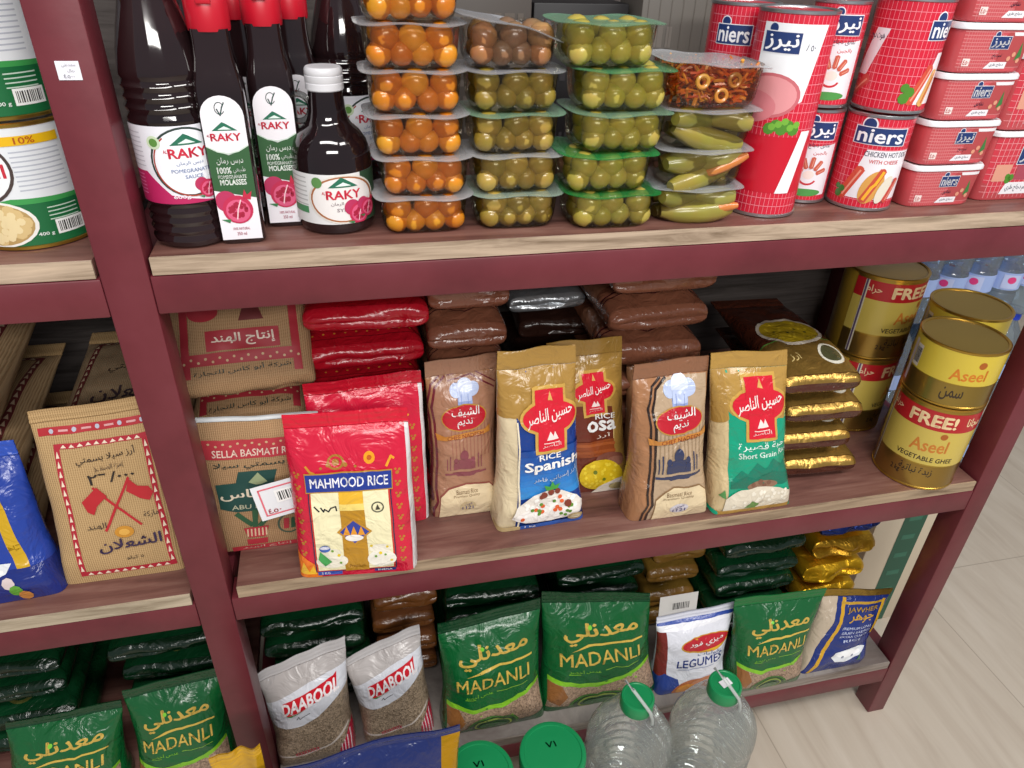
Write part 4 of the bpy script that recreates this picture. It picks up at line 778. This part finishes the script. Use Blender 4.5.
# pink plastic tubs of sausage meat
def a_tub(var):
    def f(A):
        A.rect(0, 0, 1, 1, 'c85258'); A.rects([(0, i/12, 1, i/12+.018) for i in range(1, 12)], 'd88a8c'); A.rects([(i/16*.55, 0, i/16*.55+.005, 1) for i in range(1, 16)], 'd88a8c'); A.poly([(.56, .1), (.56, .8), (.62, .92), (1, .92), (1, .1)], 'b04a4c')
        niers(A, .4, .55, .66, .82, var, 'plastic'); A.poly([(.4, .06), (.48, .22), (.74, .22), (.74, .06)], 'e8e6ea'); A.text('لحم دجاج' if var else 'نقانق', .48, .3, .62, .42, '3a2a4a', .02); A.text('دجاج طري', .48, .1, .7, .19, '4a4a6a', .02)
        A.poly([(.84, .25), (.87, .7), (.93, .35)], '3f7a40'); A.dots([(.74, .3, .03), (.8, .4, .03), (.9, .25, .03)], 'd8987c'); A.rect(.06, .12, .16, .3, 'ecdcd8'); A.text('٤٥٠', .07, .15, .15, .27, 'b84a4c', .02); A.poly([(.7, .84), (1, .84), (1, .92), (.68, .92)], 'e8e6ea')
    return f
def a_tub2(A):
    plaid(A, 0, 0, 1, 1, 14, 10, 'c83a48', 'e8a0a4', 'plastic'); niers(A, .42, .58, .8, .84, True, 'plastic'); A.poly([(.3, .06), (.36, .26), (.8, .26), (.8, .06)], 'e8e6ea'); A.text('لحم دجاج طري', .38, .1, .76, .22, '4a4a6a', .01); A.rect(.1, .28, .36, .56, 'd89a84'); A.dots([(.36, .3, .05), (.4, .34, .05), (.34, .36, .04)], '4f8a2c'); A.rect(.45, .3, 1, .54, 'a84a5a')
def meat_tub(label, x, y, z, a, b, h, art, group, yaw=0):
    o = empty('meat_tub', (x, y, z+.0006), yaw); tag(o, label, 'meat tub', group); m = MB(); kk = b/a
    m.lathe([(a*.88, 0), (a*.91, .002), (a*.955, h-.003), (a*.955, h)], M('c85258', 'plastic'), 56, 7, fy=kk)
    A = Art(a*1.7, h*.92, 'plastic'); art(A)
    def S(u, v, of):
        s = .895+.06*(.04+.92*v); X = (u-.5)*2*a*.9*s; d = (1-abs(X/(a*s))**7)**(1/7) if abs(X) < a*s else 0
        return Vector((X, -(b*s*d+of), h*(.04+.92*v)))
    A.apply(m, S, xs_(16), [], .0004, .00015); m.obj('body', o)
    l = MB(); l.lathe([(a*.96, h), (a*.985, h-.003), (a, h-.0025), (a, h+.0015), (a*.97, h+.0035), (a*.93, h+.0032), (a*.91, h+.002)], M('dfe0e4', 'plastic'), 56, 7, cap0=False, fy=kk); l.obj('lid', o)
    return o
for k in range(5):
    meat_tub('pink plastic meat tub with white lid, %s of five beside the hot dog cans' % ('lowest', 'second lowest', 'third lowest', 'fourth lowest', 'topmost')[k], .918+.001*k, .070, Z1+k*.0495, .0505, .042, .0455, a_tub(k % 2 == 1), 'pink tubs in the left stack')
for k in range(3):
    meat_tub('red checked tub with white lid at the right edge, %s of three' % ('lowest', 'middle', 'topmost')[k], 1.027-.003*k, .083, Z1+k*.084, .053, .045, .0795, a_tub2, 'red checked tubs in the right stack')

# ------------------------------------------------------------------ bottles
DK = M('160c0e', 'syrup'); CAPR = M('b81428', 'plastic')
def pom(A, x, y, s):
    k = A.w/A.h
    A.ell(x-.5*s, y+.45*s*k, .55*s, None, 'b8305c'); A.ell(x, y, .75*s, None, 'c02850'); A.ell(x, y-.02*s, .6*s, None, 'd85a80'); r = random.Random(6)
    A.dots([(x+.45*s*math.sqrt(r.random())*math.cos(i*2.4), y+.45*s*k*math.sqrt(r.random())*math.sin(i*2.4), .1*s) for i in range(26)], 'a8183c'); A.line([(x-.1*s, y-.5*s*k), (x, y), (x+.2*s, y+.5*s*k)], .06*s, 'f0c8d0'); A.poly([(x+.3*s, y+.6*s*k), (x+.45*s, y+1.05*s*k), (x+.55*s, y+.75*s*k), (x+.8*s, y+.95*s*k), (x+.7*s, y+.5*s*k)], 'c02444'); A.poly([(x-.9*s, y-.5*s*k), (x-.5*s, y-.7*s*k), (x-.4*s, y-.5*s*k)], '3a7a4c')
def raky(A, x, y, s):
    k = A.w/A.h
    A.text('RAKY', x-s, y-.26*s*k, x+s, y+.26*s*k, 'c8203c', .04); A.poly([(x-.85*s, y+.42*s*k), (x-.1*s, y+1.0*s*k), (x+.1*s, y+.9*s*k), (x+.85*s, y+.42*s*k)], '1d6a50'); A.poly([(x-.45*s, y+.5*s*k), (x, y+.72*s*k), (x+.45*s, y+.5*s*k)], 'dfeee8'); A.text('AL', x-1.22*s, y+.02*s*k, x-1.02*s, y+.2*s*k, 'c8203c', .02)
def a_mol(A):
    A.rect(0, 0, 1, .86, 'ece8ee'); A.ell(.5, .855, .5, .13, 'ece8ee'); A.poly([(0, .36), (0, .66), (.2, .63), (.5, .6), (.8, .63), (1, .66), (1, .3), (.5, .33)], '2f5a34'); A.line([(.02, .66), (.25, .625), (.5, .61), (.75, .625), (.98, .66)], .03, 'c8d8cc')
    raky(A, .5, .72, .36); A.ring(.46, .905, .1, .035, .02, '2a4a44', a0=30, a1=330, n=14); A.line([(.4, .9), (.46, .86), (.52, .91), (.58, .94)], .03, '2a4a44')
    A.text('دبس رمان', .18, .535, .82, .585, 'eef4ee', .02); A.text('100%', .16, .475, .5, .52, 'eef4ee', .04); A.text('طبيعي', .54, .47, .84, .52, 'eef4ee', .01); A.text('POMEGRANATE', .16, .44, .84, .465, 'eef4ee', .03); A.text('MOLASSES', .18, .395, .82, .435, 'eef4ee', .05)
    pom(A, .5, .22, .5); A.text('100% NATURAL', .3, .07, .72, .09, 'c85a78', .02); A.text('350 ml', .38, .03, .62, .055, 'c85a78', .02)
def square_bottle(label, x, y, group=None, yaw=0.):
    o = empty('molasses_bottle', (x, y, Z1+.0006), yaw); tag(o, label, 'bottle', group)
    a = .0212; m = MB(); m.lathe([(a*.9, 0), (a, .003), (a, .136), (a*.97, .143), (a*.88, .152), (a*.78, .163), (.0155, .176), (.0155, .186)], DK, 48, 5.5); m.obj('body', o)
    l = MB(); A = Art(.036, .132, 'paper'); a_mol(A); A.apply(l, lambda u, v, of: Vector(((u-.5)*.036, -a-of-.0002*(1-(2*u-1)**2), .005+.132*v)), [], [], .0003, .0001)
    l.obj('label', o); c = MB(); c.lathe([(.0172, .184), (.0178, .187), (.0178, .207), (.0165, .2095), (.0165, .211), (.0172, .213), (.0168, .224), (.0155, .226)], CAPR, 40); c.box(-.006, .006, -.0195, -.0165, .205, .2105, CAPR, .001); c.obj('cap', o); return o
square_bottle('slim square molasses bottle with red cap, left one of the front two', .126, .044, 'square molasses bottles', .04)
square_bottle('slim square molasses bottle with red cap, right one beside the small jug', .167, .086, 'square molasses bottles', .03)
square_bottle('slim square molasses bottle behind the left square bottle', .138, .138, 'square molasses bottles')
square_bottle('slim square molasses bottle behind the right square bottle', .189, .148, 'square molasses bottles')
def a_round(A):
    A.rect(0, 0, 1, 1, 'e6e6ee'); A.poly([(0, 0), (0, .42), (.3, .42), (.45, .12), (.75, 0)], 'b8205c'); A.rects([(.08, .9-.06*i, .3, .915-.06*i) for i in range(8)], 'c2c2cc'); A.rects([(.08, .36-.05*i, .26, .375-.05*i) for i in range(6)], 'd870a0')
    A.ell(.6, .54, .23, .42, 'eef0f6'); A.ring(.6, .54, .23, .42, .014, '2a3a34'); A.ring(.615, .53, .23, .42, .01, 'a8402c', a0=130, a1=300); A.ell(.4, .8, .045, None, 'c8d8b8'); A.ell(.4, .8, .028, None, '5a8a3c'); raky(A, .61, .66, .13)
    A.text('دبس الرمان', .52, .5, .7, .56, '7a8ab0', .01); A.text('POMEGRANATE', .48, .41, .74, .46, '7a8ab0', .02); A.text('SAUCE', .56, .33, .68, .38, '7a8ab0', .02); pom(A, .7, .17, .085); A.dots([(.82, .2, .025), (.83, .3, .025), (.84, .12, .025)], '6a8a2c'); A.text('600g', .46, .06, .57, .12, 'f0e0ea', .03)
def round_bottle(label, x, y, face, group=None):
    o = empty('sauce_bottle', (x, y, Z1+.0006)); tag(o, label, 'bottle', group); R = .0362
    pr = [(R*.82, 0), (R*.95, .002), (R, .006)]
    z = .008
    for i in range(4): pr += [(R, z), (R*.955, z+.003), (R*.955, z+.005), (R, z+.008)]; z += .0088
    pr += [(R*.985, .043), (R*.985, .112), (R, .114)]; z = .116
    for i in range(4): pr += [(R, z), (R*.95, z+.003), (R*.95, z+.005), (R*.99, z+.008)]; z += .0088
    pr += [(R*.97, .155), (R*.9, .17), (R*.78, .187), (R*.62, .207), (R*.48, .228), (.0155, .25), (.0145, .27)]
    m = MB(); m.lathe(pr, DK, 56); m.obj('body', o)
    l = MB(); A = Art(R*3.6, .069, 'paper'); a_round(A); A.apply(l, cyl_S(R*.985, .0435, .068, face, 3.6), xs_(36), [], .0004, .00012); l.obj('label', o)
    c = MB(); c.lathe([(.0165, .262), (.017, .264), (.017, .285), (.0155, .287)], M('b8202c', 'plastic'), 36); c.obj('cap', o); return o
round_bottle('large round pomegranate sauce bottle at the left by the post', .0795, .051, .02, 'round sauce bottles')
round_bottle('large round pomegranate sauce bottle behind the left round bottle', .086, .130, .2, 'round sauce bottles')
round_bottle('large round pomegranate sauce bottle behind the small jug', .240, .175, .3, 'round sauce bottles')
# small jug with a ring handle
o = empty('syrup_jug', (.2165, .069, Z1+.0006)); tag(o, 'small round pomegranate syrup jug with white cap and ring handle', 'jug')
m = MB(); R = .0385
jp = [(R*.8, 0), (R*.93, .002), (R, .008), (R, .066), (R*.98, .076), (R*.9, .086), (R*.74, .095), (R*.56, .101), (R*.5, .106), (.0175, .113), (.0162, .132)]
m.lathe(jp, DK, 56); m.obj('body', o)
m = MB(); m.tube([(-.0265+.0115*math.cos(a), 0, .115+.0125*math.sin(a)) for a in [2*PI*i/24 for i in range(24)]], .003, M('c8cac8', 'clear'), 8, True); m.obj('ring_handle', o)
m = MB(); m.lathe([(.0168, .131), (.0178, .132), (.0178, .1375), (.0172, .138), (.0178, .139), (.0178, .144), (.0172, .1445), (.0178, .1455), (.0174, .150), (.016, .1515)], M('d8d8dc', 'plastic'), 40); m.obj('cap', o)
m = MB(); A = Art(R*3.4, .049, 'paper')
A.rect(0, 0, 1, 1, 'e2e2e2'); A.rect(.66, .0, 1, 1, '2c4a34'); A.ell(.52, .5, .25, .47, 'e8e4e2'); A.ring(.52, .5, .235, .43, .014, 'a8683c'); A.ring(.52, .5, .255, .46, .012, 'dcd8d0'); A.ell(.33, .84, .04, None, '5a8a4c'); raky(A, .52, .6, .13); A.text('شراب الرمان', .42, .38, .62, .46, '8a7a80', .01); A.text('SYRUP', .46, .26, .6, .33, '8a7a80', .02)
A.rects([(.06, .9-.09*i, .24, .925-.09*i) for i in range(8)], 'b8b8b8'); A.rect(.06, .2, .24, .34, '4a8a5c'); pom(A, .63, .2, .11); pom(A, .71, .27, .09)
A.apply(m, cyl_S(R, .012, .049, .15, 3.4), xs_(36), [], .0004, .00012); m.obj('label', o)

# ------------------------------------------------------------------ tubs of olives and pickles
def ballmesh(name, col, r, seed, sx=1, sz=1, dim=True):
    m = MB(); N = 14; J = 9; P = []
    for j in range(J+1):
        t = PI*j/J; row = []
        for i in range(N):
            a = 2*PI*i/N; d = Vector((math.sin(t)*math.cos(a), math.sin(t)*math.sin(a), -math.cos(t))); k = r*(1+.07*noise.noise(d*1.6+Vector((seed, seed, seed))))
            if dim: k *= 1-.28*math.exp(-((d-Vector((0, -1, 0))).length**2)/.05)
            row.append((d.x*k*sx, d.y*k, d.z*k*sz))
        P.append(row)
    m.grid(P, M(col, 'olive'), wrap=True); o = m.obj(name, sharp=180); me = o.data; bpy.data.objects.remove(o); return me
def balls(cols, name, r, **k): return [ballmesh(name, c, r, 3.7*i+r*900, **k) for i, c in enumerate(cols)]
ORG = balls(['e69a22', 'dc881a', 'eaa62c', 'd07c1a'], 'pickled_pepper', .0138); OLV = balls(['a8903a', 'b49a44', '9c8834', 'bca24c'], 'green_olive', .0138); LIM = balls(['beb04a', 'b4a644', 'c8ba58', 'bcae50'], 'green_olive', .0145); BRN = balls(['94704e', 'b07a4a', '886850', 'b48a54'], 'brown_olive', .0135)
def tub(name, label, x, y, z, tint, lidc, lidkind='lidfilm', yaw=0, tilt=0, a=.0455, h=.0365, group=None):
    o = empty(name, (x, y, z+.0006), yaw); tag(o, label, 'food tub', group)
    m = MB(); m.lathe([(a*.78, .0006), (a*.84, .0012), (a*.9, .005), (a*.93, .01), (a*.985, h)], M(tint, 'clear'), 56, 4.2, cap1=False, fy=.82); m.obj('clear_body', o)
    P = []; n = 56
    l = MB(); l.lathe([(a*.985, h-.0004), (a*1.10, h-.0002), (a*1.12, h+.0006), (a*1.0, h+.0012), (a*.9, h+.0010)], M(lidc, lidkind), n, 4.5, cap0=False, fy=.86)
    l.v = [(v[0], v[1], v[2]+tilt*(v[0]/a)*(1+.3*v[0]/a)*.5*h+.0012*math.sin(v[0]*90+x*50)*abs(v[1]/a)) for v in l.v]
    l.obj('film_lid', o)
    return o
def fill(meshes, name, label, cat, x, y, z, r, seed, group, yaw=0, lay=((4, -.024, .0132), (3, -.0225, .0262), (3, .004, .015), (3, .003, .028)), hw=.0385):
    R = random.Random(seed); c, s = math.cos(yaw), math.sin(yaw)
    for n, dy, dz in lay:
        for i in range(n):
            px = (-hw+2*hw*(i+.5)/n) if n < 4 else (-hw+r*.72+(2*hw-2*r*.72)*i/(n-1))
            px += R.uniform(-.002, .002); py = dy+R.uniform(-.001, .001); k = .84 if n == 4 else .96
            o = bpy.data.objects.new(name, R.choice(meshes)); COL.objects.link(o); o.location = (x+c*px-s*py, y+s*px+c*py, z+dz+R.uniform(-.001, .001)); o.scale = (k, k, k)
            o.rotation_euler = (R.uniform(-.6, .6), R.uniform(0, 6.28), R.uniform(-.9, .9)); tag(o, label, cat, group)
PT = .0387
LW = ('lowest', 'second lowest', 'third lowest', 'third highest', 'second highest', 'topmost')
for k, xx in enumerate((.3035, .305, .300, .2985, .297, .296)):
    z = Z1+k*PT; lab = 'clear tub of orange pickled peppers, %s of six' % LW[k]
    tub('pepper_tub', lab, xx, .059, z, 'f8ecd8', 'd4d4d8', yaw=.02*(k % 3-1), group='orange pepper tubs')
    fill(ORG, 'pickled_pepper', 'round orange pickled pepper inside the %s orange pepper tub' % LW[k], 'pickled pepper', xx, .059, z, .0138, 10+k, 'orange peppers in the tubs')
L5 = ('lowest', 'second lowest', 'middle', 'second highest', 'topmost')
for k, xx in enumerate((.3995, .398, .395, .393, .389)):
    z = Z1+k*PT; top = k == 4; lab = ('clear tub of brown olives with tilted film lid on the second stack' if top else 'clear tub of olives in the second stack of tubs, %s of five' % L5[k])
    tub('olive_tub', lab, xx, .059, z, 'f0ece8' if top else 'f2eed8', ('d0d2d8', 'b8d0c0', 'd4d6d8', '9cc8a8', 'ccced6')[(k+1) % 5], yaw=.03*(k % 3-1), group='olive tubs in the second stack', tilt=-.55 if top else 0)
    fill(BRN if top else OLV, 'brown_olive' if top else 'green_olive', 'olive in brine inside the %s tub of the second stack' % L5[k], 'olive', xx, .059, z, .0138, 30+k, 'olives in the second stack')
for k, xx in enumerate((.499, .491, .500, .4985, .480)):
    z = Z1+k*PT*1.02; lab = 'clear tub of pale green olives in the third stack, %s of five' % L5[k]
    tub('olive_tub', lab, xx, .047, z, 'f4f4dc', ('2fa050', '35b05a', '9cc8a8', '6cc084', '8cc8a0')[k], yaw=.04*(k % 3-1), a=.048, group='olive tubs in the third stack')
    fill(LIM, 'green_olive', 'pale green olive inside the %s tub of the third stack' % L5[k], 'olive', xx, .047, z, .0145, 50+k, 'olives in the third stack', hw=.041)
# mixed pickles
def caps(name, col, l, r, bend=.0):
    m = MB(); pts = [(l*(i/8-.5), 0, bend*(1-(i/4-1)**2)) for i in range(9)]; P = []
    for i, p in enumerate(pts):
        k = r*max(.25, (1-abs(i/4-1)**3.2))**.5; P.append([(p[0], k*math.cos(2*PI*j/12)*(1+.05*math.sin(j*3+i*2)), p[2]+k*math.sin(2*PI*j/12)*(1+.05*math.cos(j*2+i))) for j in range(12)])
    m.grid(P, M(col, 'olive'), wrap=True); m.add(P[0], [list(range(12))], M(col, 'olive')); m.add(P[-1], [list(range(12))[::-1]], M(col, 'olive')); o = m.obj(name, sharp=60); me = o.data; bpy.data.objects.remove(o); return me
PK = [caps('pickled_cucumber', c, l, .0098, b) for c, l, b in (('a0923c', .07, .003), ('8c8438', .05, -.002), ('a89c4a', .044, .002))]; CR = [caps('carrot_stick', 'e08a44', .05, .006, 0)]
for k, xx in enumerate((.598, .601, .602)):
    z = Z1+k*.0395; lw = ('lowest', 'second lowest', 'third lowest')[k]
    tub('pickle_tub', 'clear tub of mixed pickles in the fourth stack, %s of four' % lw, xx, .054, z, 'f0ecdc', ('c8ccd0', 'd0d2d6', 'd4d6da')[k], yaw=-.06, a=.048, group='mixed pickle tubs')
    R = random.Random(70+k)
    for i, (dx, dy, dz, rz, tp) in enumerate(((-.002, -.027, .0115, .05, 0), (-.02, -.024, .027, .3, 1), (.016, -.025, .0265, -.35, 2), (.0, -.004, .012, .1, 0), (.0, -.004, .028, -.1, 0), (.018, .014, .024, .2, 1))):
        o = bpy.data.objects.new('pickled_cucumber', PK[tp]); COL.objects.link(o); o.location = (xx+dx+R.uniform(-.003, .003), .054+dy, z+dz); o.scale = (1.15, 1.25, 1.25); o.rotation_euler = (R.uniform(0, 6), R.uniform(-.25, .25), rz+R.uniform(-.2, .2)); tag(o, 'pickled cucumber inside the %s mixed pickle tub' % lw, 'pickle', 'pickles in the fourth stack')
    if k < 2:
        o = bpy.data.objects.new('carrot_stick', CR[0]); COL.objects.link(o); o.location = (xx+.019, .054-.0345, z+.016+.006*k); o.rotation_euler = (0, -.35*k-.1, -.15); tag(o, 'orange carrot stick inside the %s mixed pickle tub' % lw, 'carrot stick')
z = Z1+3*.0395; xx = .598
tub('salad_tub', 'clear tub of orange pickled salad with printed white lid on the fourth stack', xx, .052, z, 'faead8', 'e0e2e6', yaw=-.06, a=.051, h=.041, tilt=-.12)
R = random.Random(5); m = MB()
for i in range(520):
    px, py, pz = R.uniform(-.042, .042), R.uniform(-.033, .033), R.uniform(.004, .037); s = .86+.13*pz/.041; d = Vector((R.uniform(-1, 1), R.uniform(-.5, .5), R.uniform(-.5, .5))).normalized()*R.uniform(.004, .009); c = Vector((px*s, py*s, pz))
    m.tube([c-d, c+Vector((0, 0, R.uniform(-.002, .002))), c+d], R.uniform(.0009, .002), M(R.choice(('e8741c', 'f08a28', 'd8541c', 'f4a83c', 'e46a20')), 'olive'), 5)
o = m.obj('shredded_pickle_salad', None, (xx, .052, z+.0006), -.06); tag(o, 'shredded orange pickle salad filling the tub on the fourth stack', 'salad', kind='stuff')
for dx, dz, c in ((-.022, .027, 'd8963c'), (.012, .028, 'd0903a'), (.0, .014, 'd88a34')):
    m = MB(); m.tube([(.0055*math.cos(2*PI*i/16), 0, .0055*math.sin(2*PI*i/16)) for i in range(16)], .0022, M(c, 'olive'), 8, True); o = m.obj('olive_slice', None, (xx+dx, .052-.0385, z+dz), -.06); tag(o, 'yellow olive slice in the orange pickled salad tub', 'olive slice', 'olive slices in the salad')

# cartons at the back of the top shelf
def carton(label, x0, x1, y, z, h, col, marks, d=.1):
    m = MB(); m.box(-(x1-x0)/2, (x1-x0)/2, -d/2, d/2, 0, h, M(col, 'paper'), .002); A = Art(x1-x0, h, 'paper'); marks(A)
    A.apply(m, lambda u, v, of: Vector(((u-.5)*(x1-x0), -d/2-of, h*v)), [], []); o = m.obj('carton', None, ((x0+x1)/2, y, z+.0006)); tag(o, label, 'carton'); return o
def mk_dash(c, rows, x0=.08, x1=.92, seed=1):
    def f(A):
        R = random.Random(seed); L = []
        for j in range(rows):
            x = x0
            while x < x1-.05:
                w = R.uniform(.03, .1); L.append((x, .1+.85*j/rows, min(x1, x+w), .1+.85*(j+.4)/rows)); x += w+.03
        A.rects(L, c)
    return f
carton('taupe carton with faint printing at the back behind the olive tubs', .34, .47, .33, Z1, .2, '423b36', mk_dash('5a524b', 9))
carton('black carton at the back of the top shelf beside the taupe carton', .475, .60, .34, Z1, .19, '121013', mk_dash('2e2c30', 4, seed=2))
def mk_pale(A): mk_dash('6c6660', 3, .05, .35, 3)(A); A.rect(.62, .62, .95, .95, '2a2426'); A.rect(.62, .45, .9, .52, '8a3038'); A.rects([(.05+.1*i, .02, .055+.1*i, .98) for i in range(9)], '5c564f')
carton('pale grey carton with dark label at the back behind the salad tub', .605, .76, .30, Z1, .215, '57524c', mk_pale, .08)
carton('dark brown carton at the back left of the top shelf', .06, .2, .36, Z1, .2, '2a2422', mk_dash('3a322e', 5, seed=4))
carton('grey brown carton at the back right of the top shelf', .78, .98, .33, Z1, .23, '40322f', mk_dash('54443f', 5, seed=5))

# ------------------------------------------------------------------ on the floor in front
WT = M('f4f8f7', 'water'); GC = M('17864f', 'plastic')
def gallon(label, x, y, sticker):
    o = empty('water_jug', (x, y, .0006), .3); tag(o, label, 'water jug', 'green capped water jugs'); R = .062
    pr = [(R*.85, 0), (R*.97, .004), (R, .012)]
    for i in range(9): z = .02+i*.021; pr += [(R, z), (R*.955, z+.007), (R*.955, z+.011), (R, z+.018)]
    pr += [(R, .225), (R*.97, .245), (R*.88, .264), (R*.74, .281), (R*.56, .296), (R*.4, .306), (.0215, .312), (.0215, .322)]
    m = MB(); m.lathe(pr, WT, 64, 2.6, cap1=False); m.obj('bottle_body', o)
    c = MB(); pts = [(.0245 if i % 2 else .0238, z) for z in (0, 1) for i in (0,)]
    c.lathe([(.0245, .314), (.025, .316), (.025, .334), (.0238, .3365), (.0215, .337), (.0205, .336)], GC, 48); c.obj('cap', o)
    hn = MB(); hn.tube([(-.020, .012, .372), (-.016, -.004, .366), (-.008, -.018, .350), (.0, -.028, .334), (.006, -.030, .316), (.010, -.0285, .298)], .0026, M('e0e6e4', 'lidfilm'), 8); hn.obj('carry_strap', o)
    if sticker:
        s = MB(); s.box(-.009, .009, -.006, .006, .3375, .338, M('e8e8ec')); s.obj('price_sticker', o)['label'] = 'small white price sticker on the cap'
    return o
p = AZ(638, 696, .337); gallon('clear water jug with plain green cap, left one of two', p.x, min(p.y, -.068), False)
p2 = AZ(722, 684, .337); gallon('clear water jug with white sticker on its green cap', max(p2.x, p.x+.138), min(p2.y, -.068), True)
def jar(label, u, v, zt, r=.05):
    p = AZ(u, v, zt); o = empty('plastic_jar', (p.x, min(p.y, -.056), .0006)); tag(o, label, 'jar', 'green lidded jars')
    m = MB(); m.lathe([(r*.85, 0), (r*.95, .003), (r*.97, .01), (r*.97, zt-.05), (r*.93, zt-.035), (r*.86, zt-.028), (r*.86, zt-.012)], M('dcd6c8', 'water'), 56); m.obj('jar_body', o)
    c = MB(); P = []
    for z, k in ((zt-.026, .99), (zt-.024, 1), (zt-.004, 1), (zt-.001, .98)): P.append([((r*k-(.0007 if i % 2 else 0))*math.cos(2*PI*i/120), (r*k-(.0007 if i % 2 else 0))*math.sin(2*PI*i/120), z) for i in range(120)])
    c.grid(P, GC, wrap=True); c.lathe([(r*.98, zt-.001), (r*.93, zt), (r*.86, zt), (r*.845, zt-.0015), (r*.83, zt-.0015), (r*.5, zt-.0008)], GC, 120, cap0=False)
    A = Art(.02, .012, 'plastic'); A.text('٧١', .1, .1, .9, .9, '0c5a36', .02); A.apply(c, lambda a, b, of: Vector((-.01+.02*a, .006+.012*b, zt-.0008+of)), [], []); c.obj('lid', o); return o
jar('clear plastic jar with green lid, right one near the water jug', 553, 752, .26)
jar('clear plastic jar with green lid beside the blue sack', 480, 772, .25)
def a_floor(A):
    A.rect(0, 0, 1, .97, '18265e'); A.line([(.955, 0), (.955, .97)], .1, 'c8981c', 'foil'); A.line([(.04, 0), (.04, .97)], .08, 'c8981c', 'foil'); A.text('JAWHER', .3, .6, .8, .72, 'c8a030', .03); A.text('جوهر', .35, .45, .75, .58, 'c8a030', .03); A.line([(.3, .86), (.8, .86)], .008, 'a8b4d8'); return A
a = AY(462, 738, -.15); b = AY(250, 792, -.15); O = Vector(((a.x+b.x)/2, -.15, 0)); w2 = (a.x-b.x)/2
tag(bag_mesh('rice_sack', O, 0, [(-w2, 0), (w2, 0), (a.x-O.x, a.z), (b.x-O.x, b.z)], .05, .05, .045, F_('16245c'), a_floor, n=5, yt=.97, b0=.8, seed=301, wr=.003, seal=F_('18265e'), ny=44), 'large blue rice sack with gold bands standing on the floor before the rack', 'rice sack')
a = AY(259, 753, -.12); O = Vector((a.x-.03, -.12, 0))
tag(bag_mesh('pasta_bag', O, 0, [(-.03, 0), (.03, 0), (.03, a.z), (-.03, a.z-.008)], .03, .012, .012, F_('c8981c'), None, n=5, yt=.96, seed=302, wr=.002), 'yellow bag standing on the floor left of the blue sack', 'bag')

# shrink-wrapped water bottles beyond the right end
m = MB(); R = .032
m.lathe([(R*.85, 0), (R, .005), (R, .05), (R*.94, .054), (R, .058), (R, .10), (R*.94, .104), (R, .108), (R, .145), (R*.8, .17), (.014, .19), (.0135, .2)], M('cfe0f0', 'water'), 20, cap1=False)
w0 = empty('water_bottle', (1.33, .36, .0006)); bo = m.obj('bottle_body', w0)
m = MB(); m.lathe([(R+.0004, .062), (R+.0006, .098)], M('9ab0e0', 'paper'), 20, cap0=False, cap1=False); A = Art(R*2, .036, 'paper'); A.rect(.25, .1, .75, .9, 'b8c4e8'); A.ell(.5, .6, .12, .2, 'd83a7a'); A.apply(m, cyl_S(R+.0006, .062, .036, -.7, 2), xs_(12), []); m.obj('label', w0)
m = MB(); m.lathe([(.0155, .196), (.0155, .212), (.014, .214)], M('1f3fc0', 'plastic'), 16); m.obj('cap', w0)
tag(w0, 'blue capped water bottle stacked beyond the right end of the rack', 'water bottle', 'blue capped water bottles beyond the rack')
first = True
for lz in range(4):
    for i in range(6):
        for j in range(5):
            o = w0 if first else copy_tree(w0); first = False; o.location = (1.25+.067*i+.012*(j % 2), .42+.066*j, .0006+lz*.2152); o.rotation_euler = (0, 0, rnd.uniform(-.4, .4))
# ------------------------------------------------------------------ light
W = bpy.data.worlds.new('shop_air'); bpy.context.scene.world = W; W.use_nodes = True
W.node_tree.nodes['Background'].inputs[0].default_value = (.86, .9, 1, 1); W.node_tree.nodes['Background'].inputs[1].default_value = .32
def area(loc, sx, sy, power, tgt, col=(1, .97, .93)):
    l = bpy.data.lights.new('ceiling_or_fill_lamp', 'AREA'); l.shape = 'RECTANGLE'; l.size = sx; l.size_y = sy; l.energy = power; l.color = col
    o = bpy.data.objects.new('ceiling_or_fill_lamp', l); COL.objects.link(o); o.location = loc
    o.rotation_euler = (Vector(tgt)-Vector(loc)).to_track_quat('-Z', 'Y').to_euler(); return o
area((.1, -1.25, 2.7), 1.8, .25, 34, (.3, 0, .6)); area((1.9, -1.0, 2.7), 1.5, .3, 30, (1.2, 0, .4)); area((.4, -2.5, 2.2), 1.6, .3, 44, (.4, 0, .7))  # third lamp is frontal fill, set lower to brighten the shelf fronts
sc = bpy.context.scene
sc.view_settings.view_transform = 'Standard'; sc.view_settings.look = 'None'; sc.view_settings.exposure = -.13
sc.cycles.transparent_max_bounces = 24; sc.cycles.max_bounces = 8
